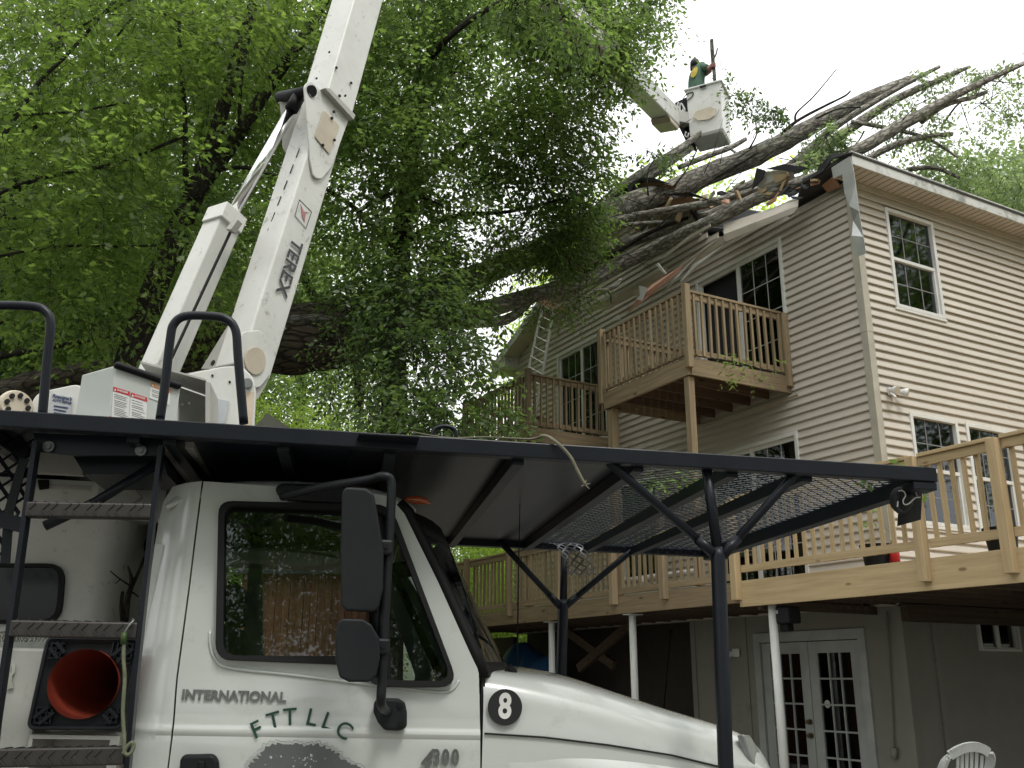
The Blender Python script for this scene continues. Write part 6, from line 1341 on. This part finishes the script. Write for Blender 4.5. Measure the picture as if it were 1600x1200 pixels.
# --- outside lights, camera box, meter bits
def lamp_pair(x,y,label):
    r_=thing('flood_light',label,'flood light',HS); P=HS.px(x,y,1,-.03)
    MB().box(P+Vector((-.04,-.03,-.05)),P+Vector((.06,.0,.05))).build('base_plate','bright_white',r_,bevel=.005)
    for sx,tilt in ((-.055,-.1),(.11,.5)):
        c=P+Vector((sx+.01,-.07,.0)); d=Vector((tilt,-.8,-.25)).normalized(); m=MB().tube([c-d*.04,c,c+d*.06,c+d*.10],[.02,.03,.052,.055],18); h=m.build('lamp_head','bright_white',r_,smooth=False); MB().disc(c+d*.101,d,.046,18,.003).build('lens','boom_tan',h)
    MB().tube([P+Vector((.02,-.03,-.05)),P+Vector((.03,-.05,-.09))],[.02,.025],10).build('motion_sensor','bright_white',r_)
lamp_pair(1390,612,'twin-head white flood light on the siding beside the house corner')
wl=thing('wall_light','small white wall light on the basement wall left of the french door','wall light',HS)
P=HS.px(1150,1020,0,-.02); MB().box(P+Vector((-.03,-.09,-.06)),P+Vector((0,.06,.06))).build('base_plate','trim_white',wl,bevel=.01); MB().tube([P+Vector((-.03,.05,.0)),P+Vector((-.12,.10,-.05))],[.035,.05],12).build('lamp_head','trim_white',wl)
sp=thing('outdoor_speaker','black box bracketed under the deck beam by the white steel post','speaker',HS)
P=HS.px(1229,962,0,AD+.2); MB().box(P+Vector((-.10,-.13,-.09)),P+Vector((.10,.13,.10))).build('case','black_plastic',sp,bevel=.02); MB().box(P+Vector((-.05,-.05,-.17)),P+Vector((.05,.07,-.09))).build('bracket','rubber',sp,bevel=.01); MB().box(P+Vector((-.104,.03,.02)),P+Vector((-.10,.07,.06))).build('tag_plate','label_grey',sp)
cn=tag(MB().tube([HS.px(x,y,0,-.03) for x,y in ((1386,955),(1390,1050),(1394,1120),(1397,1168))],.012,8).tube([HS.px(1397,1168,0,-.04),HS.px(1397,1185,0,-.04)],[.04,.04],8).build('cable_conduit','stucco',None,smooth=True),'thin cable conduit running down the basement wall right of the french door','conduit'); cn.matrix_world=HS.mat()
pl=tag(MB().tube([HS.px(1048,988,0,-.3),HS.px(1043,1040,0,-.3),HS.px(1037,1110,0,-.25)],.010,8).tube([HS.px(1048,984,0,-.3),HS.px(1048,992,0,-.3)],.03,8).build('black_pole','rubber',None,smooth=True),'thin black pole leaning in the shade under the deck','pole'); pl.matrix_world=HS.mat()
pp_=tag(MB().tube([HS.px(x,y,0,AD+.3) for x,y in ((975,908),(1060,896),(1090,892))],.035,12).box(HS.px(1003,906,0,AD+.26)-Vector((.03,.05,.03)),HS.px(1003,906,0,AD+.26)+Vector((.03,.05,.05))).build('drain_pipe','trim_white',None,smooth=False),'white drain pipe lying along the deck floor behind the railing','pipe'); pp_.matrix_world=HS.mat()
# --- planters on the deck
def planter(x,y,r_,label,plant):
    t=thing('plant_pot',label,'plant pot',HS); P=HS.px(x,y,0,AD+.45); P.z=ZF
    MB().tube([P,P+ZZ*.02,P+ZZ*(r_*1.5),P+ZZ*(r_*1.5+.001),P+ZZ*(r_*1.75),P+ZZ*(r_*1.751)],[r_*.8,r_*.82,r_*.98,r_*1.07,r_*1.1,r_*.95],24).build('pot','black_plastic',t)
    if plant:
        m=MB(); m.tube([P+ZZ*r_*1.6,P+ZZ*(r_*1.6+.2)+Vector((0,.02,0)),P+ZZ*(r_*1.6+.42)+Vector((.0,.06,0))],.006,5); m.build('stem','leaf_mid',t)
        q=HS.mat()@(P+ZZ*(r_*1.6+.3)); o=crown('leaves',t,[(np.array(P+ZZ*(r_*1.6+.32)),np.array([.09,.12,.2]))],'leaf_pale',SH_OVAL,None,nspray=9,per=5,size=.06,length=.12,seed=6,twigs=False)
    return t
planter(1370,870,.155,'black plant pot with a spindly pale plant behind the deck railing',True); planter(1566,848,.15,'black empty-looking plant pot at the right end of the deck',False)
bt=tag(MB().tube([Vector((0,0,0)),Vector((0,0,.14)),Vector((0,0,.17)),Vector((0,0,.2))],[.035,.035,.015,.014],14).build('red_bottle',mat('red_plastic',(.5,.02,.02),.35),None,smooth=True),'red bottle standing on the deck behind the railing post','bottle')
Pb=HS.px(1396,852,0,AD+.5); Pb.z=ZF+.001; bt.matrix_world=HS.mat()@Matrix.Translation(Pb)@Matrix.Scale(1.5,4)
# --- plastic chair
ch=thing('plastic_chair','white moulded plastic garden chair with slatted back against the basement wall','chair'); 
C0=at(1468,1150,8.6); ch.location=(C0.x,C0.y,0.154); ch.rotation_euler=(0,0,R(200)); mat('chair_white',(.50,.52,.50),.45)
# local: x right, y back, z up
def chp(z): return .02+.16*max(0,z-.42)/.45
m=MB(); m.prism([(-.22,-.22,.42),(.22,-.22,.42),(.20,.20,.40),(-.20,.20,.40)],(0,0,.02)); m.build('seat','chair_white',ch,bevel=.01)
arc=[(-.23,.17,.62),(-.245,.24,.74),(-.22,.30,.84),(-.12,.335,.90),(0,.345,.92),(.12,.335,.90),(.22,.30,.84),(.245,.24,.74),(.23,.17,.62)]
m=MB(); P=smooth_poly(arc,5)
for p,q in zip(P,P[1:]): m.beam(p,q,.022,.075,(0,.25,1) if abs(p.x)<.2 else (0,1,.3))
m.build('back_rim','chair_white',ch)
for k in range(6):
    x=-.125+.05*k; zt=.885-.10*(x/.2)**2; P=smooth_poly([(x*.8,.19,.42),(x*.95,.25,.62),(x,.31,zt)],4); m=MB()
    for p,q in zip(P,P[1:]): m.beam(p,q,.026,.010,(0,1,0))
    m.build('slat','chair_white',ch)
for s in (-1,1):
    P=smooth_poly([(s*.235,.22,.70),(s*.25,.12,.655),(s*.26,-.10,.645),(s*.26,-.20,.63),(s*.25,-.22,.55),(s*.24,-.23,.42)],4); m=MB()
    for p,q in zip(P,P[1:]): m.beam(p,q,.045,.018,(0,0,1) if abs((q-p).normalized().z)<.8 else (0,1,0))
    m.build('armrest','chair_white',ch)
    for y,lx in ((-.22,.03),(.19,.04)): MB().beam((s*.21,y,.42),(s*(.21+lx),y*1.1,0),.045,.035).build('leg','chair_white',ch,bevel=.006)
# --- blue tarp heap under the deck
mat('tarp_blue',(.012,.075,.20),.45,ns=3,bump=.2,bs=12); tpv=MB(); ctr=HS.px(830,1080,0,-.6); V=[];Fc=[]; n=26
for i in range(n):
    for j in range(n):
        a=(i/(n-1)-.5)*2; b=(j/(n-1)-.5)*2; h=max(0,1-a*a)*max(0,1-b**4)**.5*(2.12+.14*math.sin(5*b+2*a))+.10*mnoise.noise(Vector((a*3,b*5,1)))+.05*abs(mnoise.noise(Vector((a*9,b*9,4)))); V.append((-.6+a*.7,ctr.y+b*1.35,max(.01,h)))
Fc=[(i*n+j,(i+1)*n+j,(i+1)*n+j+1,i*n+j+1) for i in range(n-1) for j in range(n-1)]
tb=tag(tpv.add(V,Fc).build('blue_tarp','tarp_blue',None,smooth=True),'blue tarpaulin draped over a heap under the far end of the deck','tarp'); tb.matrix_world=HS.mat()
# --- cone in its holder on the truck
cone=thing('traffic_cone','orange-red traffic cone stored base outwards below the ladder steps','traffic cone',TK)
q=[tp(x,y,.0) for x,y in ((75,997),(217,999),(188,1137),(44,1137))]; cc=tp(131,1068,.0); hr=.108
sq=rounded([(p.x,p.z) for p in q],.02); m=MB(); nh=40; H_=[Vector((cc.x+hr*math.cos(2*math.pi*k/nh),0,cc.z+hr*math.sin(2*math.pi*k/nh))) for k in range(nh)]
side_panel('base','cone_base',sq,[[(h.x,h.z) for h in H_]],lambda u,w:.030,.012,parent=cone)
m=MB(); A_,B_,C_,D_=q
for k in range(17):
    t=(k+1)/18
    for (a,b,c_) in ((A_,B_,0),(D_,C_,1),(A_,D_,2),(B_,C_,3)):
        p=a.lerp(b,t); d_=(cc-p); L=d_.length
        inward={0:Vector((-.03,0,-1)),1:Vector((.03,0,1)),2:Vector((1,0,0)),3:Vector((-1,0,0))}[c_]
        reach=.5*min((p-cc).length*.5,.075)+.02
        # rib from the rim towards the ring
        e=p+inward*reach; 
        if (e-cc).length>hr+.004: m.beam(p+inward*.012+Vector((0,.008,0)),e+Vector((0,.008,0)),.005,.02,(0,1,0))
for i,(v_) in enumerate(q):
    d_=(cc-v_).normalized(); s_=Vector((-d_.z,0,d_.x))*.013
    for sg in (-1,1): m.beam(v_+d_*.03+s_*sg,cc-d_*(hr+.012)+s_*sg,.010,.016,(0,1,0))
m.tube([Vector((p[0],.005,p[1])) for p in sq]+[Vector((sq[0][0],.005,sq[0][1]))],.007,6)
m.build('rib','cone_base',cone,kind='stuff')
m=MB(); L=.62; ax_=Vector((.10,1,.03)).normalized(); R2=Matrix.Identity(3)
V=[];K_=12
for i in range(K_+1):
    t=i/K_; r_=hr*(1-t)**1.0*.98+.022
    if i==0: r_=hr*1.03
    if i==1: r_=hr*.99
    for k in range(nh):
        a=2*math.pi*k/nh; V.append(Vector((cc.x,0,cc.z))+Vector((math.cos(a)*r_,0,math.sin(a)*r_))+ax_*(L*t*1.0-.008))
m.add(V,[(i*nh+k,i*nh+(k+1)%nh,(i+1)*nh+(k+1)%nh,(i+1)*nh+k) for i in range(K_) for k in range(nh)]+[tuple(K_*nh+k for k in range(nh))]); m.build('cone_body','cone_orange',cone,smooth=True)
# --- rope with hook on the ladder
rp_=thing('tie_rope','greenish rope hooked over the middle ladder step of the truck and tied round its post','rope',TK); mat('rope_green',(.16,.17,.11),.9,col2=(.09,.10,.06),ns=60)
m=MB().tube(smooth_poly([tp(x,y,-.20) for x,y in ((194,996),(193,1030),(195,1060),(192,1110),(194,1150),(195,1176),(203,1178),(209,1168),(207,1160),(199,1166),(192,1178))],5),.006,8).build('cord','rope_green',rp_,smooth=True)
MB().tube([tp(194,988,-.20),tp(193,1006,-.20)],.010,8).build('cord_whipping','leaf_dark',rp_,smooth=True)
MB().tube(smooth_poly([tp(194,990,-.2),tp(202,977,-.2),tp(209,969,-.19),tp(206,968,-.17)],4),.0035,6).build('hook','galv',rp_,smooth=True)
# --- twig on the platform edge, sprigs, cap, dead branch by the body
tw=thing('bare_twig','long pale bare twig drooping over the black platform edge','twig'); 
def tq(x,y,v=PV0-.03): return TK.mat()@tp(x,y,v)
P=[tq(640,674,.1),tq(700,684,.05),tq(760,683,.02),tq(828,686,-.1),tq(850,681,-.19),tq(868,690,-.24),tq(890,712,-.25),tq(902,735,-.25),tq(914,757,-.25)]
bark_tube('stem',P,[.002,.003,.003,.004,.006,.0065,.006,.0065,.005],mat('twig_pale',(.19,.175,.125),.9,col2=(.12,.11,.075),ns=30),tw,n=7,rough=.05)
m=MB(); e=tq(914,757,-.25)
for q in ((921,764),(908,760),(916,750),(922,756)): m.tube([e,tq(*q,-.25)],[.003,.0015],5)
m.build('broken_tip','twig_pale',tw)
for i,(x,y,s,lb_) in enumerate(((1060,745,.09,'small leafy sprig lying on the mesh near the middle of the platform'),(1395,742,.14,'leafy sprig lying on the mesh at the front corner of the platform'),(1015,752,.06,'dark leaf scrap lying on the mesh beside the solid plate'))):
    sg=thing('leafy_sprig',lb_,'sprig',None,group=None); c=TK.mat()@(TK.px(x,y,2,WPL+.03)); crown('leaves',sg,[(np.array(c),np.array([s*.8,s*.8,.006]))],'leaf_mid',SH_OVAL,None,nspray=int(5+s*60),per=5,size=.035,length=.07,seed=60+i,droop=0,flat=.1,twigs=False)
sg=thing('leafy_bough','broken leafy bough resting on the front edge of the corner balcony','bough'); c0_=HS.mat()@HS.px(1150,572,0,-1.9)
ct=[(np.array(HS.mat()@HS.px(x,y,0,-1.95+a)),np.array([r_,r_,r_*.6])) for x,y,a,r_ in ((1135,566,.3,.2),(1160,573,.5,.2),(1175,585,.6,.14),(1195,572,.9,.16),(1225,575,1.3,.1),(1120,560,.1,.1))]
crown('leaves',sg,ct,'leaf_near',SH_LONG,None,nspray=24,per=7,size=.075,length=.22,seed=71,droop=.3,twigs=False)
bark_tube('stem',[HS.mat()@HS.px(x,y,0,a) for x,y,a in ((1110,560,-1.9),(1150,566,-1.6),(1190,577,-1.0),(1228,586,-.5))],[.012,.012,.009,.006],'bark_dark',sg,n=7)
hang=thing('hanging_cap','black cap hung by a pale cord at the platform front corner','cap',TK); mat('cap_cloth',(.010,.011,.013),.7,bump=.3,bs=90)
def cq(x,y,v=-.10): return tp(x,y,v)
V,Fc=ball(cq(1408,781,-.10),.042,.05,.052,18,12); m=MB().add(V,Fc); m.build('crown_dome','cap_cloth',hang,smooth=True)
m=MB().tube(smooth_poly([cq(x,y,-.15) for x,y in ((1404,768),(1400,782),(1402,796),(1409,801))],4),.010,8); m.build('bill','cap_cloth',hang,smooth=True)
m=MB().tube(smooth_poly([cq(x,y,-.165) for x,y in ((1404,767),(1411,767),(1415,774),(1411,782),(1413,788),(1420,787),(1430,778),(1438,777))],4),.0028,6); m.build('cord','rope_white',hang,smooth=True)
m=MB().tube(smooth_poly([cq(x,y,-.16) for x,y in ((1412,745),(1422,756),(1430,768),(1434,777))],4),.0018,6); m.build('cord','rope_white',hang,smooth=True)
m=MB(); m.prism([cq(x,y,-.168) for x,y in ((1402,783),(1404,783),(1403,792),(1401,792))],(0,-.001,0)); m.build('cap_print','label_grey',hang)
flp=tag(MB().prism([cq(x,y,-.02) for x,y in ((1408,748),(1442,748),(1439,812),(1403,822))],(0,.006,0)).build('rubber_flap','rubber',None),'black rubber flap hanging below the platform front corner','flap'); flp.matrix_world=TK.mat()
db=thing('dead_branch','small dark dead branch standing up beside the white body panel','branch'); 
def dq(x,y,v=.45): return TK.mat()@tp(x,y,v)
for k,q in enumerate(([(196,975,9),(200,935,9),(206,910,7),(200,885,3)],[(206,915,7),(216,895,5),(226,870,4)],[(203,915,3),(188,905,2),(172,892,1.5)],[(192,975,7),(190,945,6),(192,924,5)],[(207,925,3),(217,933,2)],[(188,905,2),(180,912,1)])):
    bark_tube('twig',[dq(x,y) for x,y,_ in q],[w_*4.0/F/2 for _,_,w_ in q],'bark_dark',db,n=7,seed=95+k)
vn=thing('dried_stems','tangle of dry stems lying on top of the grey tool cabinet','stems'); rs=random.Random(8); m=MB()
for k in range(26):
    x=rs.uniform(0,68); y=1003; p=dq(x,y,.1+rs.uniform(0,.2)); q_=dq(x+rs.uniform(-25,25),y-rs.uniform(2,18),.1+rs.uniform(0,.2)); m.tube([p,(p+q_)/2+Vector((0,0,.02)),q_],.0013,4)
m.build('stem','twig_pale',vn,kind='stuff')
# --- brown shed beyond the truck
sh=thing('brown_shed','rust-brown timber shed seen through the cab windows','shed'); a=at(380,893,14); b=at(575,893,14)
woodmat('shed_wood',(.19,.085,.05),(.12,.05,.03),2)
n=18
for k in range(n): x0=a.x+(b.x-a.x)*k/n; x1=a.x+(b.x-a.x)*(k+1)/n-.006; MB().box((x0,a.y-(.0 if k%2 else .012),0),(x1,a.y+.02,a.z)).build('wall_board','shed_wood',sh)
MB().box((a.x,a.y+.021,0),(b.x,a.y+2.4,a.z-.01)).build('wall','shed_wood',sh)
MB().prism([(a.x-.1,a.y-.2,a.z+.0),(a.x-.1,a.y+1.2,a.z+.25),(a.x-.1,a.y+2.6,a.z),(a.x-.1,a.y+2.6,a.z-.05),(a.x-.1,a.y+1.2,a.z+.2),(a.x-.1,a.y-.2,a.z-.05)],(b.x-a.x+.2,0,0)).build('roof','shingle',sh)
rk=thing('grey_gable_roof','small weathered gable roof peeking above the platform beside the turret','roof')
a=at(392,672,17); b=at(418,645,17); c=at(458,672,17); MB().prism([a,b,c],(0,2,0)).build('gable','boom_grey',rk)
